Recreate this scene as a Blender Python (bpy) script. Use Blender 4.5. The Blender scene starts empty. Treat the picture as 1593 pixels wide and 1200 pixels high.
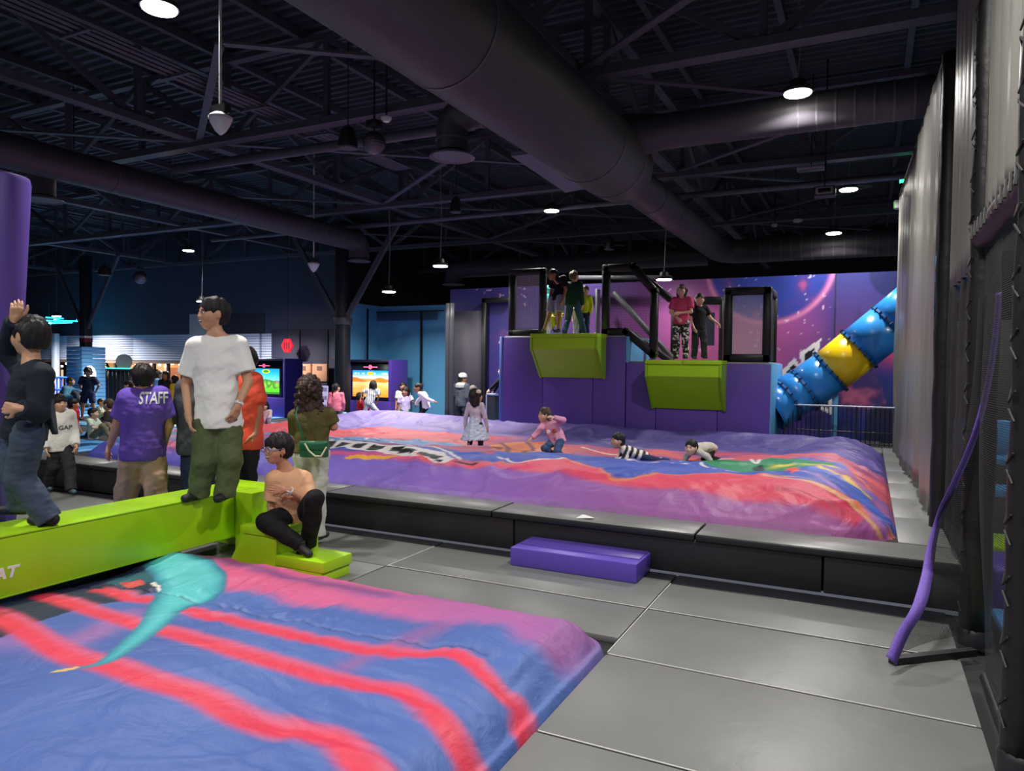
import bpy, bmesh, math, random
import numpy as np
from mathutils import Vector, Matrix
random.seed(7); np.random.seed(7)
R = math.radians
# ---------------------------------------------------------------- camera, world, exposure
SC = bpy.context.scene
COL = SC.collection
FPX, EYE = 1118.0, 1.70                       # focal length in pixels of the 1593 x 1200 frame, eye height in metres
YAW, PITCH, ROLL = R(26.35), R(1.75), R(0.65)
CAMROT = Matrix.Rotation(YAW, 3, 'Z') @ Matrix.Rotation(R(90) - PITCH, 3, 'X') @ Matrix.Rotation(ROLL, 3, 'Z')
cd = bpy.data.cameras.new('camera'); cd.sensor_width = 36.0; cd.lens = FPX / 1593 * 36; cd.clip_end = 200
cam = bpy.data.objects.new('camera', cd); COL.objects.link(cam)
cam.matrix_world = Matrix.Translation((0, 0, EYE)) @ CAMROT.to_4x4()
SC.camera = cam
w = bpy.data.worlds.new('world'); SC.world = w; w.use_nodes = True
w.node_tree.nodes['Background'].inputs[0].default_value = (0.62, 0.66, 0.80, 1)
w.node_tree.nodes['Background'].inputs[1].default_value = 0.16
SC.view_settings.view_transform = 'Standard'; SC.view_settings.look = 'None'
SC.view_settings.exposure = 0.0; SC.view_settings.gamma = 1.0; SC.view_settings.use_curve_mapping = False
LAMP_W = 125.0                                 # watts of one ceiling lamp
# ---------------------------------------------------------------- helpers
CR = np.array(CAMROT)
def ray(px, py): return CR @ np.array([(px - 796.5) / FPX, -(py - 600) / FPX, -1.0])
def atz(px, py, z): d = ray(px, py); t = (z - EYE) / d[2]; return Vector((t * d[0], t * d[1], z))
def aty(px, py, y): d = ray(px, py); t = y / d[1]; return Vector((t * d[0], y, EYE + t * d[2]))
def atx(px, py, x): d = ray(px, py); t = x / d[0]; return Vector((x, t * d[1], EYE + t * d[2]))
def atd(px, py, dep): d = ray(px, py); return Vector((dep * d[0], dep * d[1], EYE + dep * d[2]))   # depth along the view axis
def lin(c):
    c = [v / 255.0 for v in c]
    return tuple(v / 12.92 if v <= 0.04045 else ((v + 0.055) / 1.055) ** 2.4 for v in c)
def linv(a):
    a = np.asarray(a, float) / 255.0
    return np.where(a <= 0.04045, a / 12.92, ((a + 0.055) / 1.055) ** 2.4)
MATS = {}
def mat(name, rgb=(128, 128, 128), rough=0.5, metal=0.0, bump=0.0, scale=40.0, stretch=(1, 1, 1), vary=0.0, emit=None, power=0.0, alpha=1.0,
        attr=None, spec=0.5, detail=3.0, sheen=0.0, coat=0.0, bdist=0.02, distort=0.0):
    if name in MATS: return MATS[name]
    m = bpy.data.materials.new(name); m.use_nodes = True; MATS[name] = m
    nt = m.node_tree; b = nt.nodes['Principled BSDF']
    c = lin(rgb)
    b.inputs['Base Color'].default_value = (*c, 1); b.inputs['Roughness'].default_value = rough
    b.inputs['Metallic'].default_value = metal; b.inputs['Specular IOR Level'].default_value = spec
    if sheen: b.inputs['Sheen Weight'].default_value = sheen
    if coat: b.inputs['Coat Weight'].default_value = coat
    if emit is not None:
        b.inputs['Emission Color'].default_value = (*lin(emit), 1); b.inputs['Emission Strength'].default_value = power
    src = None
    if attr:
        src = nt.nodes.new('ShaderNodeAttribute'); src.attribute_name = attr
        nt.links.new(src.outputs['Color'], b.inputs['Base Color'])
        if emit == 'attr' or (emit is not None and power > 0): nt.links.new(src.outputs['Color'], b.inputs['Emission Color'])
    if bump or vary:
        tc = nt.nodes.new('ShaderNodeTexCoord'); mp = nt.nodes.new('ShaderNodeMapping'); mp.inputs['Scale'].default_value = stretch
        nz = nt.nodes.new('ShaderNodeTexNoise'); nz.inputs['Scale'].default_value = scale; nz.inputs['Detail'].default_value = detail
        nt.links.new(tc.outputs['Object'], mp.inputs[0]); nt.links.new(mp.outputs[0], nz.inputs['Vector'])
        if bump:
            bp = nt.nodes.new('ShaderNodeBump'); bp.inputs['Strength'].default_value = bump; bp.inputs['Distance'].default_value = bdist; nz.inputs['Distortion'].default_value = distort
            nt.links.new(nz.outputs['Fac'], bp.inputs['Height']); nt.links.new(bp.outputs[0], b.inputs['Normal'])
        if vary:
            n2 = nt.nodes.new('ShaderNodeTexNoise'); n2.inputs['Scale'].default_value = scale * 0.35; n2.inputs['Detail'].default_value = 4
            nt.links.new(mp.outputs[0], n2.inputs['Vector'])
            mr = nt.nodes.new('ShaderNodeMapRange'); mr.inputs['From Min'].default_value = 0.3; mr.inputs['From Max'].default_value = 0.7
            mr.inputs['To Min'].default_value = 1 - vary; mr.inputs['To Max'].default_value = 1 + vary
            mx = nt.nodes.new('ShaderNodeVectorMath'); mx.operation = 'SCALE'
            if src: nt.links.new(src.outputs['Color'], mx.inputs[0])
            else: mx.inputs[0].default_value = c
            nt.links.new(n2.outputs['Fac'], mr.inputs['Value']); nt.links.new(mr.outputs[0], mx.inputs['Scale'])
            nt.links.new(mx.outputs[0], b.inputs['Base Color'])
    if alpha < 1.0: b.inputs['Alpha'].default_value = alpha
    return m
def net_mat(name, rgb, cell, wire, rough=0.8):
    """woven net: solid threads with holes between them, cut in the object's own coordinates"""
    if name in MATS: return MATS[name]
    m = bpy.data.materials.new(name); m.use_nodes = True; MATS[name] = m
    nt = m.node_tree; b = nt.nodes['Principled BSDF']; b.inputs['Base Color'].default_value = (*lin(rgb), 1); b.inputs['Roughness'].default_value = rough
    uv = nt.nodes.new('ShaderNodeUVMap'); sx = nt.nodes.new('ShaderNodeSeparateXYZ'); nt.links.new(uv.outputs[0], sx.inputs[0])
    outs = []
    for k in (0, 1):
        d = nt.nodes.new('ShaderNodeMath'); d.operation = 'DIVIDE'; d.inputs[1].default_value = cell; nt.links.new(sx.outputs[k], d.inputs[0])
        f = nt.nodes.new('ShaderNodeMath'); f.operation = 'FRACT'; nt.links.new(d.outputs[0], f.inputs[0])
        g = nt.nodes.new('ShaderNodeMath'); g.operation = 'LESS_THAN'; g.inputs[1].default_value = wire; nt.links.new(f.outputs[0], g.inputs[0]); outs.append(g)
    mx = nt.nodes.new('ShaderNodeMath'); mx.operation = 'MAXIMUM'; nt.links.new(outs[0].outputs[0], mx.inputs[0]); nt.links.new(outs[1].outputs[0], mx.inputs[1])
    nt.links.new(mx.outputs[0], b.inputs['Alpha'])
    return m
def link(o, parent=None):
    COL.objects.link(o)
    if parent is not None: o.parent = parent
    return o
def mesh(name, v, f, m=None, parent=None, smooth=False, loc=None, rot=None):
    me = bpy.data.meshes.new(name); me.from_pydata([tuple(p) for p in v], [], [tuple(q) for q in f]); me.update()
    if smooth: me.polygons.foreach_set('use_smooth', [True] * len(me.polygons))
    return obj(name, me, m, parent, loc, rot)
def npmesh(name, V, Q, m=None, parent=None, smooth=True, colors=None, loc=None):
    """fast mesh from numpy arrays: V (n,3), Q (k,4) or (k,3)"""
    me = bpy.data.meshes.new(name); V = np.asarray(V, np.float32); Q = np.asarray(Q, np.int32); n = Q.shape[1]
    me.vertices.add(len(V)); me.vertices.foreach_set('co', V.ravel())
    me.loops.add(Q.size); me.loops.foreach_set('vertex_index', Q.ravel())
    me.polygons.add(len(Q)); me.polygons.foreach_set('loop_start', np.arange(0, Q.size, n, dtype=np.int32))
    if smooth: me.polygons.foreach_set('use_smooth', np.ones(len(Q), bool))
    me.update(calc_edges=True); me.validate()
    if colors is not None:
        ca = me.color_attributes.new('print', 'FLOAT_COLOR', 'POINT')
        ca.data.foreach_set('color', np.concatenate([colors, np.ones((len(V), 1))], 1).astype(np.float32).ravel())
    return obj(name, me, m, parent, loc)
def obj(name, me, m=None, parent=None, loc=None, rot=None):
    o = bpy.data.objects.new(name, me)
    if m is not None and not me.materials: me.materials.append(m)
    if loc is not None: o.location = loc
    if rot is not None: o.rotation_euler = rot
    return link(o, parent)
def tag(o, label=None, cat=None, group=None, kind=None):
    if label: o['label'] = label
    if cat: o['category'] = cat
    if group: o['group'] = group
    if kind: o['kind'] = kind
    return o
def empty(name, loc=(0, 0, 0), rz=0.0, label=None, cat=None, group=None, kind=None):
    o = bpy.data.objects.new(name, None); o.location = loc; o.rotation_euler = (0, 0, rz); o.empty_display_size = 0.1
    link(o); return tag(o, label, cat, group, kind)
_bx = {}
def boxmesh(dx, dy, dz, bev=0.0, seg=1):
    k = (round(dx, 3), round(dy, 3), round(dz, 3), bev, seg)
    if k in _bx: return _bx[k].copy()
    bm = bmesh.new(); bmesh.ops.create_cube(bm, size=1.0); bmesh.ops.scale(bm, vec=(dx, dy, dz), verts=bm.verts)
    if bev: bmesh.ops.bevel(bm, geom=bm.edges[:], offset=bev, segments=seg, profile=0.6, affect='EDGES')
    me = bpy.data.meshes.new('box'); bm.to_mesh(me); bm.free()
    if bev: me.polygons.foreach_set('use_smooth', [True] * len(me.polygons)); me.set_sharp_from_angle(angle=R(50))
    _bx[k] = me; return me.copy()
def box(name, x0, x1, y0, y1, z0, z1, m, parent=None, bev=0.0, seg=1, off=(0, 0, 0)):
    """axis-aligned box by its extents (off: the parent's own location, to be taken away)"""
    me = boxmesh(x1 - x0, y1 - y0, z1 - z0, bev, seg); me.name = name
    return obj(name, me, m, parent, ((x0 + x1) / 2 - off[0], (y0 + y1) / 2 - off[1], (z0 + z1) / 2 - off[2]))
def bar(name, a, b, wd, ht, m, parent=None, bev=0.0):
    """rectangular bar from a to b"""
    a, b = Vector(a), Vector(b); d = b - a
    o = obj(name, boxmesh(wd, d.length, ht, bev), m, parent, (a + b) / 2)
    o.rotation_euler = d.to_track_quat('Y', 'Z').to_euler(); o.data.name = name; return o
def tube_geo(pts, r, n=12, cap=True, V=None, F=None):
    V = [] if V is None else V; F = [] if F is None else F
    pts = [Vector(p) for p in pts]; rs = r if hasattr(r, '__len__') else [r] * len(pts)
    base = len(V); up = None
    for i, p in enumerate(pts):
        d = (pts[min(i + 1, len(pts) - 1)] - pts[max(i - 1, 0)]).normalized()
        if up is None:
            up = Vector((0, 0, 1)) if abs(d.z) < 0.9 else Vector((1, 0, 0))
        sx = d.cross(up).normalized(); up = sx.cross(d).normalized()
        for k in range(n):
            a = 2 * math.pi * k / n; V.append(p + (sx * math.cos(a) + up * math.sin(a)) * rs[i])
    for i in range(len(pts) - 1):
        for k in range(n):
            a, b = base + i * n + k, base + i * n + (k + 1) % n
            F.append((a, b, b + n, a + n))
    if cap:
        F.append(tuple(base + k for k in range(n))[::-1]); F.append(tuple(base + (len(pts) - 1) * n + k for k in range(n)))
    return V, F
def tube(name, pts, r, m, parent=None, n=12, cap=True, smooth=True):
    V, F = tube_geo(pts, r, n, cap); o = mesh(name, V, F, m, parent, smooth)
    if smooth: o.data.set_sharp_from_angle(angle=R(60))
    return o
def bend(pts, rad, n=6):
    """round the corners of a polyline"""
    pts = [Vector(p) for p in pts]; out = [pts[0]]
    for i in range(1, len(pts) - 1):
        a, p, b = pts[i - 1], pts[i], pts[i + 1]; u = (a - p).normalized(); v = (b - p).normalized()
        rr = min(rad, (a - p).length * 0.49, (b - p).length * 0.49); s, e = p + u * rr, p + v * rr
        for k in range(n + 1):
            t = k / n; out.append(s * (1 - t) ** 2 + p * 2 * t * (1 - t) + e * t * t)
    return out + [pts[-1]]
def lathe(name, prof, m, parent=None, n=24, loc=None, smooth=True, ang=40):
    V, F = [], []
    for r_, z in prof:
        for k in range(n): a = 2 * math.pi * k / n; V.append((r_ * math.cos(a), r_ * math.sin(a), z))
    for i in range(len(prof) - 1):
        for k in range(n): a, b = i * n + k, i * n + (k + 1) % n; F.append((a, b, b + n, a + n))
    F.append(tuple(range(n))[::-1]); F.append(tuple((len(prof) - 1) * n + k for k in range(n)))
    o = mesh(name, V, F, m, parent, smooth, loc)
    if smooth: o.data.set_sharp_from_angle(angle=R(ang))
    return o
def prism(name, poly, axis, a0, a1, m, parent=None, bev=0.0):
    """polygon in the two other axes, extruded along axis from a0 to a1"""
    def P(u, v, w_): return {'x': (w_, u, v), 'y': (u, w_, v), 'z': (u, v, w_)}[axis]
    n = len(poly); V = [P(u, v, a0) for u, v in poly] + [P(u, v, a1) for u, v in poly]
    F = [tuple(range(n))[::-1], tuple(range(n, 2 * n))] + [(i, (i + 1) % n, n + (i + 1) % n, n + i) for i in range(n)]
    bm = bmesh.new(); vs = [bm.verts.new(v) for v in V]
    for f in F: bm.faces.new([vs[i] for i in f])
    bmesh.ops.recalc_face_normals(bm, faces=bm.faces)
    if bev: bmesh.ops.bevel(bm, geom=bm.edges[:], offset=bev, segments=1, profile=0.6, affect='EDGES')
    me = bpy.data.meshes.new(name); bm.to_mesh(me); bm.free(); return obj(name, me, m, parent)
def text(name, s, size, m, parent=None, mtx=None, offset=0.0, shear=0.0, depth=0.002, sx=1.0):
    """lettering turned into a flat mesh"""
    c = bpy.data.curves.new(name, 'FONT'); c.body = s; c.size = size; c.offset = offset; c.shear = shear; c.extrude = depth
    c.align_x = 'CENTER'; c.align_y = 'CENTER'; c.resolution_u = 4
    t = bpy.data.objects.new(name + '_tmp', c); COL.objects.link(t)
    me = bpy.data.meshes.new_from_object(t.evaluated_get(bpy.context.evaluated_depsgraph_get()))
    bpy.data.objects.remove(t); bpy.data.curves.remove(c)
    for v in me.vertices: v.co.x *= sx
    me.materials.clear(); me.name = name
    o = obj(name, me, m, parent)
    if mtx is not None: o.matrix_local = mtx
    return o
def sheet(name, fn, nu, nv, m, parent=None, smooth=True, thick=0.0, uvs=None):
    """surface fn(u, v), u and v in 0..1; uvs = (width, height) in metres writes a UV map"""
    V = [fn(i / nu, j / nv) for j in range(nv + 1) for i in range(nu + 1)]
    F = [(j * (nu + 1) + i, j * (nu + 1) + i + 1, (j + 1) * (nu + 1) + i + 1, (j + 1) * (nu + 1) + i) for j in range(nv) for i in range(nu)]
    o = mesh(name, V, F, m, parent, smooth)
    if uvs:
        ul = o.data.uv_layers.new(name='UVMap')
        for li, l in enumerate(o.data.loops):
            vi = l.vertex_index; ul.data[li].uv = ((vi % (nu + 1)) / nu * uvs[0], (vi // (nu + 1)) / nv * uvs[1])
    if thick:
        md = o.modifiers.new('thickness', 'SOLIDIFY'); md.thickness = thick; md.offset = 0
    return o
def fbm(x, y, seed=0, octs=4, freq=1.0):
    """cheap smooth value noise on arrays, about -1..1"""
    x = np.asarray(x, float); y = np.asarray(y, float); out = np.zeros(np.broadcast(x, y).shape); amp, tot = 1.0, 0.0
    rs = np.random.RandomState(seed); tab = rs.rand(64, 64) * 2 - 1
    for o_ in range(octs):
        fx, fy = x * freq + 17.3 * o_, y * freq + 9.1 * o_; ix, iy = np.floor(fx).astype(int), np.floor(fy).astype(int)
        tx, ty = fx - ix, fy - iy; tx = tx * tx * (3 - 2 * tx); ty = ty * ty * (3 - 2 * ty)
        g = lambda a, b: tab[a % 64, b % 64]
        out += amp * ((g(ix, iy) * (1 - tx) + g(ix + 1, iy) * tx) * (1 - ty) + (g(ix, iy + 1) * (1 - tx) + g(ix + 1, iy + 1) * tx) * ty)
        tot += amp; amp *= 0.5; freq *= 2.0
    return out / tot
# -- painting prints into colour attributes, in the plan coordinates of the printed surface
def inpoly(x, y, poly):
    c = np.zeros(np.shape(x), bool); n = len(poly)
    for i in range(n):
        x1, y1 = poly[i][0], poly[i][1]; x2, y2 = poly[i - 1][0], poly[i - 1][1]
        if y1 == y2: continue
        c ^= ((y1 > y) != (y2 > y)) & (x < (x2 - x1) * (y - y1) / (y2 - y1) + x1)
    return c
def dpoly(x, y, pts, ws=None):
    """distance to a polyline (with optional half-widths at its points: distance minus width)"""
    best = np.full(np.shape(x), 1e9)
    for i in range(len(pts) - 1):
        ax, ay = pts[i][0], pts[i][1]; bx_, by = pts[i + 1][0], pts[i + 1][1]; L = (bx_ - ax) ** 2 + (by - ay) ** 2 + 1e-9
        t = np.clip(((x - ax) * (bx_ - ax) + (y - ay) * (by - ay)) / L, 0, 1)
        d = np.hypot(x - ax - t * (bx_ - ax), y - ay - t * (by - ay))
        if ws is not None: d = d - (ws[i] * (1 - t) + ws[i + 1] * t)
        best = np.minimum(best, d)
    return best
def smooth01(a, b, x): t = np.clip((x - a) / (b - a), 0, 1); return t * t * (3 - 2 * t)
def paint(C, mask, rgb):
    c = linv(rgb); mk = np.asarray(mask, float)[:, None]; C[:] = C * (1 - mk) + c * mk
def ramp(t, stops):
    ts = [s[0] for s in stops]; cs = linv([s[1] for s in stops]); return np.stack([np.interp(t, ts, cs[:, k]) for k in range(3)], 1)
def spline(pts, n=8):
    """Catmull-Rom through points of any dimension"""
    p = np.array(pts, float); out = []
    for i in range(len(p) - 1):
        a, b, c, d = p[max(i - 1, 0)], p[i], p[i + 1], p[min(i + 2, len(p) - 1)]
        for k in range(n):
            t = k / n; out.append(0.5 * (2 * b + (c - a) * t + (2 * a - 5 * b + 4 * c - d) * t * t + (3 * b - a - 3 * c + d) * t ** 3))
    out.append(p[-1]); return np.array(out)
# ================================================================ materials
GREY = mat('grey_vinyl', (112, 113, 111), 0.40, bump=0.16, scale=7, vary=0.05, spec=0.45, distort=.6, detail=4)
GREYD = mat('grey_vinyl_matte', (120, 121, 120), 0.45, bump=0.12, scale=7, vary=0.06)
BLACKV = mat('black_vinyl', (30, 30, 36), 0.42, bump=0.10, scale=8, vary=0.1)
BLACKP = mat('black_pad', (13, 13, 15), 0.5, bump=0.25, scale=14, vary=0.15)
STEEL = mat('dark_steel', (76, 76, 88), 0.55, bump=0.05, scale=30, vary=0.15)
DECKM = mat('roof_deck', (54, 58, 70), 0.6, vary=0.2, scale=4)
DUCTM = mat('duct_paint', (66, 62, 70), 0.5, bump=0.06, scale=20, vary=0.08)
BLACKW = mat('black_wall', (24, 25, 32), 0.75, vary=0.15, scale=2)
NAVYW = mat('navy_wall', (58, 58, 82), 0.7, vary=0.05, scale=2)
LIME = mat('lime_vinyl', (164, 214, 26), 0.33, bump=0.12, scale=5, stretch=(1, 3, 0.6), vary=0.04)
PURPLE = mat('purple_vinyl', (96, 70, 160), 0.42, bump=0.16, scale=5, vary=0.04)
PURPLEP = mat('purple_pad', (92, 70, 178), 0.40, bump=0.10, scale=8, vary=0.04)
SKYB = mat('sky_blue_vinyl', (98, 172, 222), 0.42, bump=0.08, scale=6, vary=0.03)
SKYP = mat('sky_blue_pad', (84, 158, 220), 0.5, bump=0.1, scale=8, vary=0.05)
WHITE = mat('white_paint', (235, 235, 232), 0.5)
JOINT = mat('joint_thread', (200, 200, 196), 0.7)
TRAMP = mat('trampoline_bed', (26, 27, 32), 0.8, bump=0.2, scale=90)
# ================================================================ floor of grey mats
PZ = 0.34                                     # height of the raised play deck
floor = tag(box('floor', -14.2, 2.8, -4.0, 5.9, -0.30, -0.045, mat('floor_slab', (28, 28, 30), 0.8)), 'dark slab under the grey floor mats', kind='structure')
def mats(parent, cells, z, th, m, name, off=(0, 0, 0), gap=0.006, bev=0.012):
    for x0, x1, y0, y1 in cells:
        box(name, x0 + gap, x1 - gap, y0 + gap, y1 - gap, z - th, z, m, parent, bev, 2, off)
FOFF = floor.location
XJ = [-12.4, -10.2, -8.0, -5.8, -3.57, -1.35, 0.53]
YJ = [-4.0, -3.0, -2.0, -1.0, 0.0, 1.0, 2.0, 3.0, 4.0, 4.88, 5.54]
cells = [(XJ[5], XJ[6], YJ[j], YJ[j + 1]) for j in range(10)]
cells += [(XJ[i], XJ[i + 1], 4.88, 5.62) for i in range(5)]
cells += [(XJ[i], XJ[i + 1], 4.26 if XJ[i] > -7.9 else 3.6, 4.88) for i in range(5)]
mats(floor, cells, 0.0, 0.045, GREY, 'floor_mat', FOFF)
mats(floor, [(XJ[5], XJ[6], 5.54, 5.81)] + [(XJ[i], XJ[i + 1], 5.62, 5.81) for i in range(5)], -0.004, 0.041, BLACKV, 'black_strip', FOFF)
# thin pale welted seams
for a, b in [((-3.57, 4.885), (-1.36, 4.885)), ((-3.56, 4.89), (-3.56, 5.60)), ((-1.34, 4.02), (-1.34, 5.53)), ((-1.33, 3.0), (0.5, 3.0)), ((-1.33, 4.0), (0.5, 4.0)), ((-1.33, 4.885), (0.5, 4.885)), ((-8.0, 4.885), (-5.85, 4.885))]:
    bar('seam_welt', Vector((a[0], a[1], 0.001)) - FOFF, Vector((b[0], b[1], 0.001)) - FOFF, 0.006, 0.004, JOINT, floor)
# ================================================================ raised play deck
deck = empty('play_deck', (-5.0, 5.82, 0), label='long raised play deck with black padded front and grey mat rim', cat='platform')
DO = deck.location
box('base', -10.35, 0.60, 5.90, 13.62, 0.0, 0.295, mat('deck_base', (22, 22, 26), 0.8), deck, off=DO)
box('base', -8.40, 0.60, 13.62, 15.1, 0.0, 0.295, mat('deck_base'), deck, off=DO)
box('base', -13.1, -10.35, 5.90, 6.34, 0.0, 0.285, mat('deck_base'), deck, off=DO)
FX = [-13.1, -10.55, -8.0, -5.42, -2.85, -0.27, 0.62]
for i in range(6): box('front_pad', FX[i] + 0.006, FX[i + 1] - 0.006, 5.825, 5.90, 0.004, 0.285, BLACKV, deck, 0.014, 2, DO)
DX = [-12.6, -10.7, -8.85, -6.95, -5.02, -3.07, -1.22, 0.62]
for i in range(7):
    box('rim_mat', DX[i] + 0.005, DX[i + 1] - 0.005, 5.80, 6.295, 0.287, PZ, mat('rim_edge', (26, 26, 30), 0.45, bump=0.1, scale=9), deck, 0.016, 2, DO)
    box('rim_top', DX[i] + 0.012, DX[i + 1] - 0.012, 5.812, 6.285, PZ - 0.002, PZ + 0.004, GREY, deck, 0.002, 1, DO)
yy = [6.34, 7.4, 8.5, 9.6, 10.7, 11.8, 12.9, 14.6]
for i in range(7): box('side_mat', 0.24, 0.60, yy[i] + 0.004, yy[i + 1] - 0.004, 0.295, PZ, GREY, deck, 0.012, 2, DO)
for x0, x1, y0, y1 in [(-1.26, -0.35, 12.92, 13.7), (-0.35, 0.24, 12.92, 13.7), (-1.26, -0.35, 13.7, 14.9), (-0.35, 0.24, 13.7, 14.9)]:
    box('back_mat', x0 + .004, x1 - .004, y0, y1 - .008, 0.295, PZ, GREY, deck, 0.012, 2, DO)
for i, (x0, x1, y0, y1) in enumerate([(-10.33, -8.42, 12.90, 13.62), (-8.40, -6.70, 12.90, 13.62), (-8.38, -6.70, 13.64, 14.9)]):
    box('court_pad', x0, x1, y0, y1, 0.295, PZ + 0.01, [mat('lilac_pad', (140, 130, 205), .5, bump=.1, scale=8), SKYP, mat('lilac_pad')][i], deck, 0.02, 2, DO)
box('court_pad', -8.3, -6.75, 13.64, 13.8, PZ + 0.0105, PZ + 0.13, LIME, deck, 0.02, 2, DO)
# trampoline court beyond and left of the deck: black beds between blue and purple pads
court = tag(box('floor_court', -36.0, -8.42, 5.9, 21.0, -0.30, -0.01, mat('court_slab', (26, 27, 34), .8)), 'dark floor of the trampoline court', kind='structure'); CO = court.location
ci = 0
for gx in range(8):
    for gy in range(4):
        x1 = -10.4 - gx * 2.6; x0 = x1 - 2.6; y0 = 6.4 + gy * 2.6; y1 = y0 + 2.6
        pm = [SKYP, PURPLEP, SKYP, LIME, SKYP, SKYP, PURPLEP][ci % 7]; ci += 1
        box('trampoline_bed', x0 + 0.3, x1 - 0.3, y0 + 0.3, y1 - 0.3, -.01, 0.02, TRAMP, court, off=CO)
        box('pad', x0, x1, y0, y0 + 0.3, -.01, .045, pm, court, 0.02, 1, CO); box('pad', x0, x1, y1 - 0.3, y1, -.01, .045, SKYP, court, 0.02, 1, CO)
        box('pad', x0, x0 + 0.3, y0 + .3, y1 - .3, -.01, .045, SKYP, court, 0.02, 1, CO); box('pad', x1 - 0.3, x1, y0 + .3, y1 - .3, -.01, .045, pm, court, 0.02, 1, CO)
# purple step in front of the deck
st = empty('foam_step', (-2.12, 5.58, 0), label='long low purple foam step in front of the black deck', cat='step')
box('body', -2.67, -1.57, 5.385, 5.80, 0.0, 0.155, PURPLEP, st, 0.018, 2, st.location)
box('shade_strip', -2.65, -1.59, 5.52, 5.79, 0.1535, 0.162, mat('purple_shaded', (78, 58, 150), 0.45, bump=.1), st, 0.003, 1, st.location)  # shade on the back of the step, put in as a darker colour
pw = mesh('paper_scrap', [(0, 0, 0), (.13, .01, .012), (.15, .07, .004), (.03, .08, .02), (.07, .04, .03)], [(0, 1, 4), (1, 2, 4), (2, 3, 4), (3, 0, 4)], WHITE, loc=(*atz(896, 806, PZ + .008).xy, PZ + .006))
pw.modifiers.new('thickness', 'SOLIDIFY').thickness = 0.0015
tag(pw, 'crumpled white paper scrap lying on the grey deck rim', 'paper')
# ================================================================ lime beam, steps, purple pillar
bm_ = empty('balance_beam', (-5.155, 2.9, 0), label='long lime green padded beam across the near air cushion', cat='beam')
box('cover', -5.38, -4.93, -2.2, 4.74, 0.155, 0.56, LIME, bm_, 0.02, 2, bm_.location)
for z in (0.163, 0.552): tube('piping', [Vector((-4.932, -2.15, z)) - bm_.location, Vector((-4.932, 4.70, z)) - bm_.location], 0.007, mat('lime_piping', (128, 178, 10), .4), bm_, 8)
box('end_block', -5.40, -4.72, 4.745, 5.00, 0.0, 0.56, LIME, bm_, 0.018, 2, bm_.location); box('end_block', -4.928, -4.72, 4.52, 4.744, 0.0, 0.56, LIME, bm_, 0.018, 2, bm_.location)
box('end_block', -5.36, -4.95, -2.2, -1.64, 0.0, 0.155, LIME, bm_, 0.012, 2, bm_.location)
p = atx(7, 893, -4.93); q = bm_.location
m4 = Matrix.Translation((-4.9285 - q.x, p.y - q.y, p.z)) @ Matrix(((0, 0, 1), (1, 0, 0), (0, 1, 0))).to_4x4()
text('lettering', 'AT', 0.098, WHITE, bm_, m4, offset=0.004, shear=0.25, sx=1.15)
s2 = empty('foam_stair', (-4.3, 4.42, 0), label='lime green foam stair of two steps at the far end of the beam', cat='stair')
q = s2.location
prism('upper_base', [(-4.70 - q.x, 0.0), (-4.51 - q.x, .30), (-4.155 - q.x, .30), (-4.155 - q.x, 0.0)], 'y', 4.22 - q.y, 4.72 - q.y, LIME, s2, .01)
box('upper_step', -4.53, -4.15, 4.21, 4.73, 0.302, 0.37, LIME, s2, 0.012, 2, q)
box('lower_step', -4.15, -3.67, 4.215, 4.56, 0.085, 0.17, LIME, s2, 0.012, 2, q)
box('lower_base', -4.15, -3.685, 4.22, 4.55, 0.0, 0.084, LIME, s2, 0.012, 2, q)
gb = empty('foam_block', (-8.86, 4.5, 0), label='small lime green foam block on the floor behind the purple pillar', cat='block')
box('body', -9.3, -8.55, 4.25, 4.75, 0.0, 0.21, LIME, gb, 0.015, 2, gb.location); box('top_layer', -9.3, -8.56, 4.26, 4.74, 0.21, 0.225, LIME, gb, 0.005, 1, gb.location)
pl = empty('padded_pillar', (-5.86, 2.97, 0.24), label='tall round purple padded pillar beside the beam', cat='pillar')
PH = 2.78
o = lathe('pad', [(0.225, 0.0), (0.232, 0.02), (0.232, 1.2), (0.240, 1.9), (0.252, PH - .03), (0.245, PH)], PURPLE, pl, 40); o.rotation_euler = (R(-1.0), R(2.6), 0)
o2 = lathe('top_cap', [(0.244, PH + .0005), (0.240, PH + .012), (0.20, PH + .02), (0.05, PH + .024)], mat('purple_cap', (70, 48, 130), .5), pl, 40); o2.rotation_euler = o.rotation_euler
o3 = bar('seam', (0.231, -0.06, 0.03), (0.247, -0.06, PH - .04), 0.006, 0.012, mat('purple_cap'), pl); o3.matrix_local = Matrix.Rotation(R(2.6), 4, 'Y') @ Matrix.Rotation(R(-1.0), 4, 'X') @ o3.matrix_local
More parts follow.
